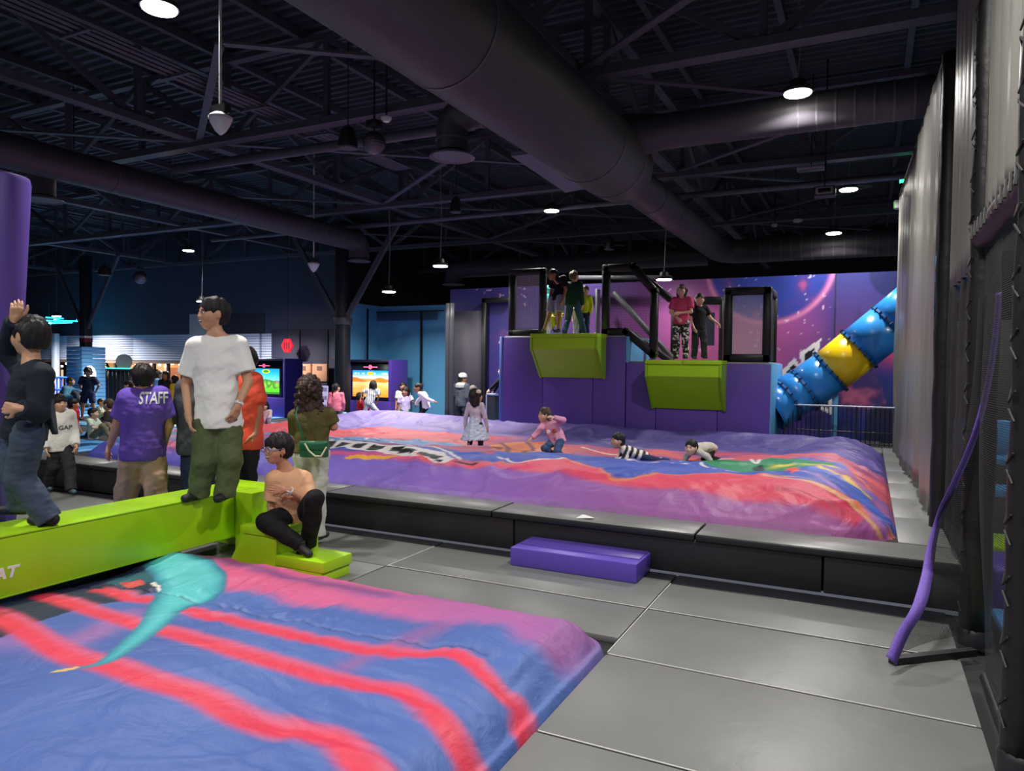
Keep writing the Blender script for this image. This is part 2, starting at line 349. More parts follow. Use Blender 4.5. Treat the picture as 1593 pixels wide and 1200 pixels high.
# ================================================================ air cushions with printed covers
def rrect(x, y, x0, x1, y0, y1, r):
    """signed inside-distance to a rounded rectangle (positive inside)"""
    cx, cy, hx, hy = (x0 + x1) / 2, (y0 + y1) / 2, (x1 - x0) / 2, (y1 - y0) / 2
    qx, qy = np.abs(x - cx) - hx + r, np.abs(y - cy) - hy + r
    return -(np.hypot(np.maximum(qx, 0), np.maximum(qy, 0)) + np.minimum(np.maximum(qx, qy), 0) - r)
def onsurf(pts, hf):
    out = []
    for t in pts:
        d = ray(t[0], t[1]); k = np.linspace(1.5, 22, 2600); x, y, z = d[0] * k, d[1] * k, EYE + d[2] * k
        below = (z < hf(x, y)) | (z < -0.05); i = int(np.argmax(below)) if below.any() else len(k) - 1; out.append((float(x[i]), float(y[i]), *t[2:]))
    return out
def cushion(name, hf, x0, x1, y0, y1, step, painter, m, parent, wr, zlow):
    nx, ny = int((x1 - x0) / step), int((y1 - y0) / step)
    X, Y = np.meshgrid(np.linspace(x0, x1, nx + 1), np.linspace(y0, y1, ny + 1)); x, y = X.ravel(), Y.ravel()
    z = hf(x, y) + wr(x, y)
    C = painter(x, y)
    i = np.arange((nx + 1) * (ny + 1)).reshape(ny + 1, nx + 1)
    Q = np.stack([i[:-1, :-1], i[:-1, 1:], i[1:, 1:], i[1:, :-1]], -1).reshape(-1, 4)
    keep = (z[Q] > zlow).any(1); Q = Q[keep]
    used = np.zeros(len(z), bool); used[Q.ravel()] = True; idx = np.cumsum(used) - 1
    return npmesh(name, np.stack([x, y, np.maximum(z, zlow)], 1)[used], idx[Q], m, parent, True, C[used])
FAB = mat('printed_cloth', attr='print', rough=0.55, bump=0.8, scale=3.2, detail=6, bdist=.05, distort=.5)
# ---- near cushion
NX0, NX1, NY0, NY1 = -7.7, -1.36, -1.6, 4.20
def near_h(x, y):
    e = rrect(x, y, NX0, NX1, NY0, NY1, 0.22)
    t = np.clip((e - .05) / 0.30, 0, 1)
    z = 0.060 * smooth01(-0.002, 0.025, e) + 0.165 * (1 - (1 - t) ** 2.2) + 0.02 * smooth01(0.3, 1.6, e)
    z = z + 0.02 * np.sin(x * 1.3 + 0.4) * np.sin(y * 1.1) * smooth01(0.2, 1, e)
    z = z - 0.075 * np.exp(-((x + 5.15) / 0.55) ** 2) * 1.35 * smooth01(0.2, .8, e)
    return np.where(e > -0.004, z - 0.045, -0.2)
def near_wr(x, y):
    e = rrect(x, y, NX0, NX1, NY0, NY1, 0.28)
    def rid(u, v, s, f): n = fbm(u, v, s, 2, f); return np.exp(-(n / 0.07) ** 2)
    a = rid(x * 0.55 + y * 0.35, y * 1.0 - x * .4, 3, 1.3) * 0.014 + rid(x - y * .6, (y + x * 0.9) * 0.35, 5, 1.7) * 0.012
    zone = smooth01(-0.2, 0.9, fbm(x, y, 11, 2, 0.55) + 0.3)
    rim = np.exp(-(e / 0.5) ** 2)
    # small gathers square to the stitched seam and the rim
    g = fbm(x * 7.0, y * 1.1 + x * 2, 8, 3, 1.0) * 0.042 * np.exp(-((y - 3.32) / 0.42) ** 2) + fbm(x * 1.0 + y * 2, y * 8.0, 9, 3, 1.0) * 0.045 * np.exp(-((x + 1.75) / 0.42) ** 2)
    b = fbm(x, y, 4, 4, 2.2) * 0.018
    seam = -0.012 * np.exp(-((y - seam_y(x)) / 0.018) ** 2) * (x < -1.75)
    return (a * zone + g + b * (0.5 + rim) + seam) * smooth01(0.0, 0.12, e)
_sm = [(200, 914), (299, 931), (400, 957), (480, 972), (600, 995), (690, 1003), (740, 1012)]
_smw = onsurf(_sm, near_h)
def seam_y(x): return np.interp(x, [p[0] for p in _smw], [p[1] for p in _smw])
def near_paint(x, y):
    n1 = fbm(x, y, 21, 3, 0.8); n2 = fbm(x, y, 22, 4, 1.6)
    C = ramp(0.5 + 0.5 * n1, [(0, (62, 86, 158)), (0.5, (78, 108, 180)), (1, (96, 126, 194))]).copy()
    S = lambda pts: onsurf(pts, near_h)
    # pale violet drifts
    d = dpoly(x, y, S([(90, 1010), (150, 985), (200, 955)])); paint(C, 0.55 * np.exp(-(d / 0.10) ** 2), (190, 110, 170))
    d = dpoly(x, y, S([(0, 1000), (40, 1000)])); paint(C, 0.5 * np.exp(-(d / 0.12) ** 2), (170, 110, 175))
    d = dpoly(x, y, S([(540, 1035), (600, 1010), (690, 975), (745, 952)])); paint(C, 0.5 * np.exp(-(d / 0.07) ** 2), (175, 90, 150))
    # pink and violet far margin
    bd = S([(250, 870), (310, 890), (340, 915), (400, 925), (480, 945), (590, 955), (640, 970), (705, 972), (780, 975), (805, 995), (850, 1028), (870, 1052), (905, 1050), (940, 1020)])
    poly = [(p[0], p[1]) for p in bd] + [(-1.2, 4.4), (-5.2, 4.4)]
    dd = dpoly(x, y, [(p[0], p[1]) for p in bd]); ins = inpoly(x, y, poly)
    mk = smooth01(-0.10, 0.10, np.where(ins, dd, -dd) + 0.05 * n2)
    P = ramp(np.clip((x + 4.3) / 2.9, 0, 1) + 0.12 * n2, [(0, (226, 92, 138)), (0.45, (214, 100, 150)), (0.75, (180, 100, 168)), (1.0, (142, 92, 160))])
    C = C * (1 - mk[:, None]) + P * mk[:, None]
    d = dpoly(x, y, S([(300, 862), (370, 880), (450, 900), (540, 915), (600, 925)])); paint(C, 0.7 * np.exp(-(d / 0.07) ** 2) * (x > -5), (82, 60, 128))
    d = dpoly(x, y, S([(560, 925), (700, 935), (800, 948)])); paint(C, 0.45 * np.exp(-(d / 0.05) ** 2), (150, 96, 170))
    # dark navy patch of the print under the beam
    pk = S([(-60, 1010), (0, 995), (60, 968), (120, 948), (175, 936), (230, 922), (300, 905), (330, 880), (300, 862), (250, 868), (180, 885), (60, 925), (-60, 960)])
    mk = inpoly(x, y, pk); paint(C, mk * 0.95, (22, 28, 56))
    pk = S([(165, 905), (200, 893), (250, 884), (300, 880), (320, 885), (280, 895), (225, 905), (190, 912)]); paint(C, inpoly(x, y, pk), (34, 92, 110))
    # red bands
    RB = [[(-60, 925), (0, 958), (57, 993), (115, 1022), (172, 1037), (230, 1058), (307, 1081), (383, 1118), (460, 1138), (522, 1152), (560, 1185), (590, 1225), (600, 1300)],
          [(69, 926), (115, 939), (169, 958), (215, 972), (253, 981), (307, 995), (383, 1018), (460, 1040), (550, 1063), (603, 1070), (638, 1082), (673, 1107), (698, 1139), (719, 1174), (733, 1205), (740, 1260)],
          [(157, 914), (192, 926), (249, 937), (314, 957), (364, 966), (422, 982), (498, 998), (585, 1012), (656, 1014), (698, 1017), (733, 1030), (761, 1058), (785, 1084), (812, 1112), (815, 1150)]]
    for k, b in enumerate(RB):
        s = spline(S(b), 5); wd = [0.062, 0.052, 0.042][k]
        d = dpoly(x, y, s, [wd] * len(s)) + 0.012 * n2
        paint(C, smooth01(0.055, -0.02, d) * 0.96, (232, 52, 78))
        d2 = dpoly(x, y, s + np.array([0.015, 0.05])); paint(C, 0.35 * np.exp(-(d2 / 0.03) ** 2), (200, 120, 165))
    # teal tentacle with a yellow tip
    s = spline(S([(258, 868, .16), (284, 884, .21), (299, 904, .22), (292, 925, .19), (268, 939, .125), (245, 966, .085), (207, 1001, .062), (172, 1027, .042), (146, 1037, .018), (120, 1041, .012)]), 6)
    d = dpoly(x, y, s[:, :2], s[:, 2]); mk = smooth01(0.012, -0.006, d)
    T = ramp(np.clip(-d / 0.10, 0, 1) + 0.15 * n2, [(0, (40, 120, 150)), (0.5, (72, 182, 190)), (1, (96, 205, 205))])
    C = C * (1 - mk[:, None]) + T * mk[:, None]
    s = S([(118, 1041), (100, 1044), (82, 1047)]); paint(C, dpoly(x, y, s, [.014, .018, .008]) < 0, (225, 185, 110))
    for pp, c in [([(187, 905), (200, 903), (228, 905), (205, 912), (192, 911)], (214, 70, 60)), ([(232, 905), (240, 904), (246, 913), (240, 915)], (240, 232, 220)), ([(243, 911), (249, 912), (250, 919), (246, 919)], (240, 232, 220))]:
        paint(C, inpoly(x, y, S(pp)), c)
    # stitched seam
    paint(C, 0.5 * (np.abs(y - seam_y(x)) < 0.008) * (x < -1.75) * (x > -5), (40, 50, 95))
    return C * .80
nb = empty('air_cushion', (-4.5, 1.3, 0), label='near air cushion with blue cover, red bands and teal tentacle print', cat='air cushion')
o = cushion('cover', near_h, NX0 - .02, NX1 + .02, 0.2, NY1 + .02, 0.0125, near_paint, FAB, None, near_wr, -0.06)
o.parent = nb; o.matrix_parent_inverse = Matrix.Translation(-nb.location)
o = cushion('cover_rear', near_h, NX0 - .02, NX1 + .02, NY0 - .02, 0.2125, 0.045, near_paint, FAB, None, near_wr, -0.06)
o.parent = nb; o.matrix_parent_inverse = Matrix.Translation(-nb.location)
# ---- far cushion
GX0, GX1, GY0, GY1 = -10.1, 0.235, 6.30, 12.86
DENTS = [(*atd(740, 690, 10.0).xy, .15, .5), (*atd(858, 690, 10.1).xy, .10, .45), (*atd(975, 690, 10.0).xy, .09, .5), (*atd(1086, 690, 10.0).xy, .10, .55)]   # where children press the cover down
def far_h(x, y):
    e = rrect(x, y, GX0, GX1, GY0, GY1, 0.55)
    ef = np.clip(y - GY0, 0, 9)
    t = np.clip(e / 0.75, 0, 1)
    z = 0.06 * smooth01(-0.002, 0.03, e) + 0.235 * (1 - (1 - t) ** 2.3)
    z = z + 0.05 * np.exp(-((ef - 1.1) / 0.65) ** 2) * smooth01(0, 0.7, e) * (0.9 + 0.25 * np.sin(x * 0.9 + 1.2))
    z = z + 0.10 * np.exp(-((GY1 - 0.9 - y) / 0.6) ** 2) * smooth01(-6.2, -7.4, x) * smooth01(0, 0.7, e)
    z = z + 0.04 * fbm(x, y, 31, 2, 0.5) * smooth01(0.3, 1.2, e)
    z = z - 0.15 * smooth01(7.7, 9.4, y) * smooth01(0.5, 1.5, e)
    for dx, dy, dd_, dr in DENTS: z = z - dd_ * np.exp(-((x - dx) ** 2 + (y - dy) ** 2) / dr ** 2)
    return np.where(e > -0.004, PZ - 0.045 + np.maximum(z, .02 + .0 * z), 0.1)
def far_wr(x, y):
    e = rrect(x, y, GX0, GX1, GY0, GY1, 0.55)
    def rid(u, v, s, f): n = fbm(u, v, s, 2, f); return np.exp(-(n / 0.08) ** 2)
    a = rid(x * 0.8 + y * 0.5, y - x * 0.5, 41, 1.1) * 0.022 + rid(x * .5 - y * .4, (y + x * 0.9) * 0.5, 42, 1.4) * 0.02
    fr = np.exp(-((y - 6.75) / 0.4) ** 2)
    g = fbm(x * 4 + y * 3.0, y * 0.8, 44, 3, 1.0) * 0.035 * fr + fbm(x * 1.0, y * 5.0 + x * 4, 45, 3, 1.0) * 0.045 * np.exp(-((x + 0.25) / 0.4) ** 2)
    hem = -0.008 * np.exp(-((y - GY0 - 0.10) / 0.012) ** 2)
    return (a + g + hem + fbm(x, y, 43, 4, 1.8) * 0.03) * smooth01(0.0, 0.12, e)
def far_paint(x, y):
    S = lambda pts: onsurf(pts, far_h)
    def B(pts): s = sorted(S(pts)); return np.interp(x, [p[0] for p in s], [p[1] for p in s])
    n1 = fbm(x, y, 51, 3, 0.9); n2 = fbm(x, y, 52, 4, 2.0); n3 = fbm(x * 0.5, y * 2.2, 53, 3, 1.2)
    u = np.clip((x + 10.0) / 10.2, 0, 1)
    # back of the cushion: dusky violet with streaks
    C = ramp(0.5 + 0.5 * n3, [(0, (66, 56, 132)), (0.5, (88, 76, 160)), (1, (116, 92, 178))]).copy()
    def band(lo, hi, col, soft=0.04, k=1.0):
        mk = smooth01(-soft, soft, y - lo + 0.05 * n2) * smooth01(soft, -soft, y - hi + 0.05 * n2) * k
        C[:] = C * (1 - mk[:, None]) + (col if isinstance(col, np.ndarray) else linv(col)) * mk[:, None]
    big = np.full_like(x, 99.0)
    bA = B([(110, 712), (300, 705), (380, 700), (500, 708), (560, 712), (640, 716), (740, 727), (810, 733), (940, 752), (1040, 761), (1170, 781), (1260, 797), (1330, 822), (1395, 852)])
    bB = B([(110, 700), (300, 695), (380, 690), (500, 702), (620, 706), (700, 714), (760, 720), (800, 723), (880, 717), (925, 725), (950, 744), (975, 746), (1010, 739), (1060, 737), (1130, 735), (1170, 740), (1240, 748), (1300, 765), (1350, 795), (1390, 835)])
    bC = B([(110, 690), (380, 684), (500, 688), (620, 694), (700, 702), (765, 708), (850, 707), (900, 706), (960, 712), (1060, 716), (1130, 719), (1200, 724), (1280, 733), (1340, 765), (1375, 800)])
    bD = B([(110, 684), (380, 678), (500, 681), (640, 686), (720, 693), (760, 700), (860, 696), (920, 697), (1000, 708), (1100, 712), (1200, 712), (1290, 714), (1340, 740), (1365, 775)])
    bE = B([(300, 672), (500, 672), (640, 676), (720, 684), (760, 690), (860, 690), (1000, 700), (1200, 706), (1300, 706), (1340, 725)])
    # front skirt: blue-violet on the left to magenta-violet on the right
    skirt = ramp(u + 0.04 * n1, [(0, (92, 96, 214)), (0.35, (124, 110, 216)), (0.6, (150, 106, 200)), (0.8, (166, 96, 176)), (1, (172, 82, 150))])
    pink = ramp(np.clip(u * 1.0 + 0.06 * n2, 0, 1), [(0, (150, 96, 190)), (0.4, (214, 92, 160)), (0.55, (240, 92, 128)), (0.8, (240, 70, 104)), (1, (225, 48, 92))])
    mk = smooth01(0.10, -0.10, y - bA + 0.08 * n2); C[:] = C * (1 - mk[:, None]) + skirt * mk[:, None]
    band(bA, bB, pink, 0.07)
    band(bB - 0.03, bB + 0.03, (246, 140, 60), 0.02, smooth01(0.55, 0.7, u))
    blue = ramp(0.5 + 0.5 * n2, [(0, (52, 60, 160)), (0.5, (62, 92, 200)), (1, (104, 110, 200))])
    band(bB + 0.03, bC, blue, 0.04)
    midc = ramp(0.5 + 0.6 * n3, [(0, (72, 84, 180)), (0.4, (96, 104, 200)), (0.7, (190, 84, 130)), (1, (236, 96, 80))])
    band(bC, bD, midc, 0.05)
    band(bD, bE, ramp(0.5 + 0.6 * n3, [(0, (90, 60, 130)), (0.45, (210, 80, 110)), (1, (240, 110, 90))]), 0.08, smooth01(-0.2, 0.3, n1 + 0.4))
    # left back: light blue, then red, then lilac bands
    lw = smooth01(0.52, 0.40, u)
    band(B([(200, 690), (480, 686), (700, 697)]), B([(200, 681), (480, 679), (560, 681), (690, 690)]), (84, 146, 214), 0.06, lw)
    band(B([(200, 681), (480, 679), (560, 681), (690, 690)]), B([(200, 668), (480, 664), (600, 666), (720, 676)]), (238, 88, 104), 0.10, lw)
    band(B([(200, 668), (480, 664), (600, 666), (720, 676)]), big, (150, 128, 206), 0.08, lw)
    # far left: violet and red swirls
    d = dpoly(x, y, S([(230, 700), (300, 690), (380, 690), (440, 680)])); paint(C, 0.8 * np.exp(-(d / 0.16) ** 2), (232, 84, 110))
    d = dpoly(x, y, S([(230, 685), (300, 678), (400, 672), (480, 668)])); paint(C, 0.6 * np.exp(-(d / 0.12) ** 2), (226, 90, 120))
    # right side: stripes that run round the shoulder
    for pts, c, wd in [([(1150, 738), (1220, 742), (1290, 756), (1340, 790), (1385, 845)], (244, 130, 70), .05), ([(1190, 742), (1260, 752), (1320, 780), (1365, 825)], (236, 180, 120), .05),
                       ([(1240, 728), (1300, 740), (1340, 768), (1372, 815)], (70, 110, 214), .09), ([(1200, 731), (1280, 745), (1335, 782), (1375, 828)], (176, 120, 200), .05),
                       ([(1160, 722), (1250, 727), (1310, 741), (1350, 772)], (244, 208, 66), .06), ([(1180, 718), (1260, 721), (1320, 734), (1355, 765)], (240, 120, 70), .05),
                       ([(1180, 706), (1240, 712), (1310, 722), (1345, 745)], (238, 96, 84), .05), ([(1120, 712), (1200, 709), (1290, 714)], (120, 86, 170), .05)]:
        s = spline(S(pts), 5); paint(C, smooth01(wd, wd * 0.2, dpoly(x, y, s)) * 0.9, c)
    s = spline(S([(1210, 765), (1260, 775), (1310, 800)]), 5); paint(C, 0.6 * smooth01(.07, .0, dpoly(x, y, s)), (170, 36, 82))
    # green and yellow patch
    paint(C, inpoly(x, y, S([(1090, 721), (1105, 717), (1160, 718), (1200, 713), (1262, 716), (1300, 722), (1240, 731), (1190, 735), (1150, 734), (1120, 728)])), (28, 140, 92))
    d = dpoly(x, y, S([(1210, 728), (1250, 723), (1300, 727)])); paint(C, 0.9 * np.exp(-(d / 0.10) ** 2), (226, 206, 60))
    paint(C, inpoly(x, y, S([(1170, 727), (1185, 724), (1190, 731), (1178, 735)])), (14, 50, 48))
    paint(C, inpoly(x, y, S([(1220, 732), (1235, 728), (1250, 735), (1232, 738)])), (238, 88, 54))
    # orange blossom
    fl = S([(762, 693), (800, 687), (842, 688), (882, 697), (872, 704), (820, 707), (785, 706), (764, 703)])
    mk = inpoly(x, y, fl); F_ = ramp(0.5 + 0.9 * n2, [(0, (196, 60, 50)), (0.4, (236, 110, 44)), (1, (248, 170, 52))]); C[mk] = F_[mk]
    for pts in [[(790, 706), (792, 698), (780, 690)], [(815, 707), (830, 698), (820, 688)], [(770, 700), (782, 697), (776, 703)]]: paint(C, dpoly(x, y, S(pts)) < 0.035, (122, 44, 60))
    # white contour lines
    for pts in [[(500, 690), (580, 683), (640, 693), (680, 700), (716, 715)], [(775, 712), (790, 718), (812, 722), (850, 718), (905, 716)], [(960, 712), (968, 717), (1010, 722), (1070, 722)], [(1090, 722), (1120, 731), (1150, 734)], [(905, 697), (935, 704), (990, 712), (1010, 714)], [(1168, 715), (1176, 722), (1182, 715)], [(1060, 720), (1110, 716), (1140, 714)]]:
        paint(C, dpoly(x, y, spline(S(pts), 5)) < 0.022, (240, 228, 232))
    d = dpoly(x, y, S([(975, 715), (1020, 718), (1060, 716)])); paint(C, 0.9 * np.exp(-(d / 0.08) ** 2), (170, 70, 120))
    # black lettering with white edges, far too creased to read
    paint(C, inpoly(x, y, S([(505, 687), (540, 688), (585, 692), (640, 699), (690, 707), (706, 715), (690, 720), (640, 712), (585, 703), (535, 699), (505, 698)])), (238, 230, 232))
    for pp in [[(507, 689), (525, 689), (515, 697), (507, 696)], [(532, 690), (548, 691), (533, 698), (519, 697)], [(556, 693), (572, 694), (560, 699), (545, 698)], [(580, 695), (600, 697), (586, 702), (568, 700)], [(610, 699), (632, 701), (624, 704), (604, 703)],
               [(622, 703), (650, 706), (640, 709), (618, 706)], [(655, 706), (690, 711), (680, 714), (648, 710)], [(705, 717), (745, 720), (735, 722), (712, 721)], [(672, 714), (690, 715), (684, 718)]]:
        paint(C, inpoly(x, y, S(pp)), (24, 22, 28))
    paint(C, inpoly(x, y, S([(536, 713), (546, 709), (600, 708), (622, 709), (605, 713), (560, 715)])), (246, 178, 62))
    paint(C, inpoly(x, y, S([(644, 709), (662, 712), (676, 718), (655, 716)])), (236, 84, 90))
    return C * .70
fb = empty('air_cushion', (-4.9, 9.6, PZ), label='huge printed air cushion with purple front skirt on the raised deck', cat='air cushion')
o = cushion('cover', far_h, GX0 - .02, GX1 + .02, GY0 - .02, GY1 + .02, 0.0225, far_paint, FAB, None, far_wr, 0.297)
o.parent = fb; o.matrix_parent_inverse = Matrix.Translation(-fb.location)
# ================================================================ walls
YW = 18.8                                      # back wall of the trampoline court
wb = tag(box('wall_back', -36, 9.2, 27.6, 27.9, -0.3, 6.7, BLACKW), kind='structure')
wr_ = tag(box('wall_right', 9.0, 9.3, -4, 27.6, -0.3, 6.7, BLACKW), kind='structure')
wl = tag(box('wall_left', -36.2, -36, -4, 27.9, -0.3, 6.7, BLACKW), kind='structure')
xe = aty(535, 500, YW).x
zs = aty(250, 521, YW).z                       # top of the ribbed siding
zsb = aty(250, 562, YW).z                      # its lower edge, above the shop fronts
w5 = tag(box('wall_court', -36, xe, YW, YW + 0.25, zs, 6.7, mat('slate_wall', (62, 65, 82), .7, vary=.05, scale=2)), kind='structure')
box('return_panel', xe - 0.25, xe, YW + 0.25, 27.6, -0.3, 6.7, BLACKW, w5, off=w5.location)
xl = aty(423, 540, YW).x
box('lower_panel', xl, xe, YW, YW + 0.2, 0.0, zs, NAVYW, w5, off=w5.location)
box('upper_panel', aty(295, 500, YW).x, aty(412, 500, YW).x, YW - 0.02, YW, zs, aty(400, 487, YW).z, mat('charcoal_panel', (40, 41, 50), .7), w5, off=w5.location)
box('pale_panel', aty(296, 500, YW).x, aty(324, 500, YW).x, YW - 0.04, YW - .021, zs, aty(300, 489, YW).z, mat('pale_wall_panel', (190, 190, 188), .6), w5, off=w5.location)
for a, b in ((423, 468), (469, 512), (512, 533)):
    box('panel', aty(a, 540, YW).x + .02, aty(b, 540, YW).x - .02, YW - 0.05, YW, 0.0, aty(a, 514, YW).z, NAVYW, w5, 0.01, 1, w5.location)
box('vent_panel', aty(517, 540, YW).x, aty(534, 540, YW).x, YW - 0.07, YW - .05, aty(520, 560, YW).z, aty(520, 524, YW).z, mat('grey_slats', (72, 76, 84), .6), w5, off=w5.location)
# ribbed white siding, every board a piece
SID = mat('white_siding', (205, 214, 235), 0.5)
sx0, sx1 = -34.5, xl
wsd = empty('wall_siding', (sx0, YW, zsb)); tag(wsd, kind='structure')
nb_ = 11; hb = (zs - zsb) / nb_
segs = [(-34.5, -30.2), (-30.2, -26.0), (-26.0, -21.0), (-21.0, aty(404, 540, YW).x), (aty(404, 540, YW).x + .1, xl)]
for k in range(nb_):
    for a, b in segs: box('siding_board', a, b, YW - 0.03, YW + 0.1, zsb + k * hb + 0.012, zsb + (k + 1) * hb, SID, wsd, 0.012, 1, wsd.location)
box('backing', sx0, sx1, YW + 0.05, YW + 0.15, zsb, zs, mat('siding_gap', (90, 100, 130), .7), wsd, off=wsd.location)
# ---- shop fronts below the siding
shop = empty('shop_front', (-26, YW + 1.0, 0), label='bright mall shop front seen under the ribbed white siding', cat='shop front')
SO = shop.location
WARM = mat('warm_wall_glow', (232, 176, 120), 0.7, emit=(255, 190, 120), power=0.55)  # wall glows itself, in place of lamps lighting the shop interior
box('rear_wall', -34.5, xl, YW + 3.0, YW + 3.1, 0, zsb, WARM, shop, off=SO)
for px, wd, c, h0, h1 in [(88, 22, (250, 220, 180), 575, 640), (158, 14, (190, 130, 90), 570, 620), (217, 26, (240, 210, 170), 568, 600), (246, 22, (236, 190, 140), 566, 610), (272, 26, (200, 120, 80), 572, 615), (262, 6, (250, 240, 220), 565, 640), (232, 5, (120, 70, 50), 565, 640)]:
    a, b = aty(px - wd / 2, h0, YW + 2.9), aty(px + wd / 2, h1, YW + 2.9)
    nm = 'shop_panel_%d_%d_%d' % c
    box('display_panel', a.x, b.x, YW + 2.8, YW + 2.9, max(b.z, 0.05), a.z, mat(nm, c, .6, emit=c, power=0.8), shop, off=SO)
for px in (92, 118, 150, 180, 214, 240, 262, 284): box('mullion', aty(px, 590, YW + .1).x - .05, aty(px, 590, YW + .1).x + .05, YW + 0.05, YW + 0.15, 0.0, zsb, mat('shop_mullion', (60, 50, 48), .5), shop, off=SO)
box('lintel_board', -34.5, xl, YW, YW + 0.12, zsb - 0.10, zsb, mat('shop_lintel', (150, 120, 110), .6), shop, off=SO)
for k, px in enumerate((200, 212, 224, 236, 248, 258, 268, 280, 96, 104)):
    p = aty(px, 566 + (k % 3) * 2, YW + 2.5); lathe('spot_bulb', [(0.02, 0.05), (0.06, 0.03), (0.06, -0.03), (0.02, -0.05)], mat('shop_bulb', (255, 240, 210), .5, emit=(255, 235, 200), power=6.0), shop, 10, p - SO)
# the tree with gold baubles and the red stall in the shop window
tr = empty('christmas_tree', aty(165, 640, YW + 1.9), label='gold decorated christmas tree in the shop window', cat='tree'); tb = aty(165, 640, YW + 1.9); tt = aty(165, 560, YW + 1.9).z - tb.z
lathe('foliage', [(0.05, 0.0), (0.62, 0.15), (0.5, tt * .45), (0.3, tt * .7), (0.02, tt)], mat('fir_green', (40, 52, 34), .9, bump=.8, scale=30), tr, 18)
for k in range(60):
    h = random.random(); a = random.uniform(math.pi, 2 * math.pi); r_ = 0.64 * (1 - h * .9)
    lathe('bauble', [(0.01, -.05), (.05, -.02), (.05, .02), (.01, .05)], mat('gold_bauble', (250, 200, 90), .3, emit=(255, 200, 90), power=1.5), tr, 8, (r_ * math.cos(a), r_ * math.sin(a), 0.12 + h * tt * .9))
rs = empty('red_stall', aty(157, 640, YW + .45), label='red market stall with round white bulbs inside the mall', cat='stall'); rb = aty(157, 640, YW + .45)
box('body', -0.55, 0.55, -.25, .25, 0, 1.15, mat('stall_red', (190, 36, 34), .5), rs, .02)
for i in range(4):
    for j in range(4): lathe('bulb', [(0.01, -.05), (.06, -.02), (.06, .02), (.01, .05)], mat('shop_bulb'), rs, 8, (-.42 + i * .28, -.29, .25 + j * .26))
# white column and wall lamps on the siding
c1 = empty('white_post', aty(87, 640, YW - .4), label='slim white post in front of the ribbed siding', cat='post'); cb = aty(87, 640, YW - .4)
box('shaft', -.14, .14, -.1, .1, 0, aty(87, 519, YW - .4).z - cb.z, mat('white_post', (214, 224, 240), .5), c1, .02); box('foot', -.18, .18, -.14, .14, 0, .1, mat('white_post'), c1, .02)
# ---- braced steel columns
def column(px, y, label, clad):
    x = aty(px, 560, y).x; c = empty('steel_column', (x, y, 0), label=label, cat='column')
    box('shaft', x - .14, x + .14, y - .14, y + .14, 0.0, 5.2, mat('black_column', (26, 27, 36), .6), c, .01, 1, c.location)
    for s in (-1, 1): bar('brace', (s * .12, -.02, 2.75), (s * 1.75, -.02, 5.15), .09, .12, STEEL, c)
    if clad:
        zt = aty(px, 540, y).z; hb2 = zt / 16
        for k in range(16):
            box('cladding_board', x - .42, x + .42, y - .42, y + .42, k * hb2 + .008, (k + 1) * hb2, mat('blue_cladding', (120, 190, 240), .5), c, .01, 1, c.location)
        box('stripe_band', x - .145, x + .145, y - .145, y + .145, aty(px, 532, y).z, aty(px, 526, y).z, mat('red_band', (150, 40, 60), .5), c, off=c.location)
        box('stripe_band', x - .145, x + .145, y - .145, y + .145, aty(px, 526, y).z, aty(px, 523, y).z, WHITE, c, off=c.location)
    else:
        box('collar', x - .17, x + .17, y - .17, y + .17, 2.62, 2.80, STEEL, c, .01, 1, c.location)
    return c
column(533, 14.3, 'black steel column with two diagonal braces before the blue wall', False)
cc = column(134, 15.6, 'black column with ribbed blue cladding round its foot', True)
# round mirror lamp on the clad column
p = aty(141, 583, 15.16); rl = lathe('round_lamp', [(0.28, 0.0), (0.30, 0.03), (0.28, 0.06), (0.01, 0.065)], mat('white_glow', (255, 255, 255), .5, emit=(235, 242, 255), power=4.0), cc, 24, p - cc.location); rl.rotation_euler = (R(90), 0, 0); rl['label'] = 'round glowing white lamp'
# ================================================================ ceiling
CZ = 6.6
V, F = [], []; y = -4.0; per = 0.20
while y < 27.6:
    for dy, z in ((0, CZ), (0.07, CZ), (0.10, CZ + .05), (0.17, CZ + .05)):
        V += [(-36, y + dy, z), (9.2, y + dy, z)]
    y += per
V += [(-36, y, CZ), (9.2, y, CZ)]
F = [(2 * i, 2 * i + 1, 2 * i + 3, 2 * i + 2) for i in range(len(V) // 2 - 1)]
ceil = tag(mesh('ceiling', V, F, DECKM), 'dark corrugated steel roof deck', kind='structure')
x = -35.2
while x < 9:
    bar('joist', (x, -4, CZ - .07), (x, 27.5, CZ - .07), 0.09, 0.13, STEEL, ceil); x += 1.62
def truss(a, b, zlow, ztop, n, ch=0.15):
    t = bpy.data.objects.new('truss', None); link(t, ceil); a, b = Vector(a), Vector(b)
    for z, hh in ((zlow, ch), (ztop, ch * .8)): bar('chord', (a.x, a.y, z), (b.x, b.y, z), 0.20 if z == zlow else .14, hh * .7, STEEL, t)
    for i in range(n + 1):
        p = a.lerp(b, i / n); bar('web', (p.x, p.y, zlow), (p.x, p.y, ztop), 0.08, 0.08, STEEL, t)
        if i < n:
            q_ = a.lerp(b, (i + 1) / n); s = (zlow, ztop) if i % 2 else (ztop, zlow)
            bar('web', (p.x, p.y, s[0]), (q_.x, q_.y, s[1]), 0.07, 0.09, STEEL, t)
for yg in (3.3, 8.3, 13.25, 18.2, 23.2): truss((-35.5, yg, 0), (9, yg, 0), 5.2, 6.42, 22)
for xg in (-29.4, -22.9, -16.35, -9.85, -3.3, 3.2): truss((xg, -4, 0), (xg, 27.4, 0), 5.27, 6.40, 14)
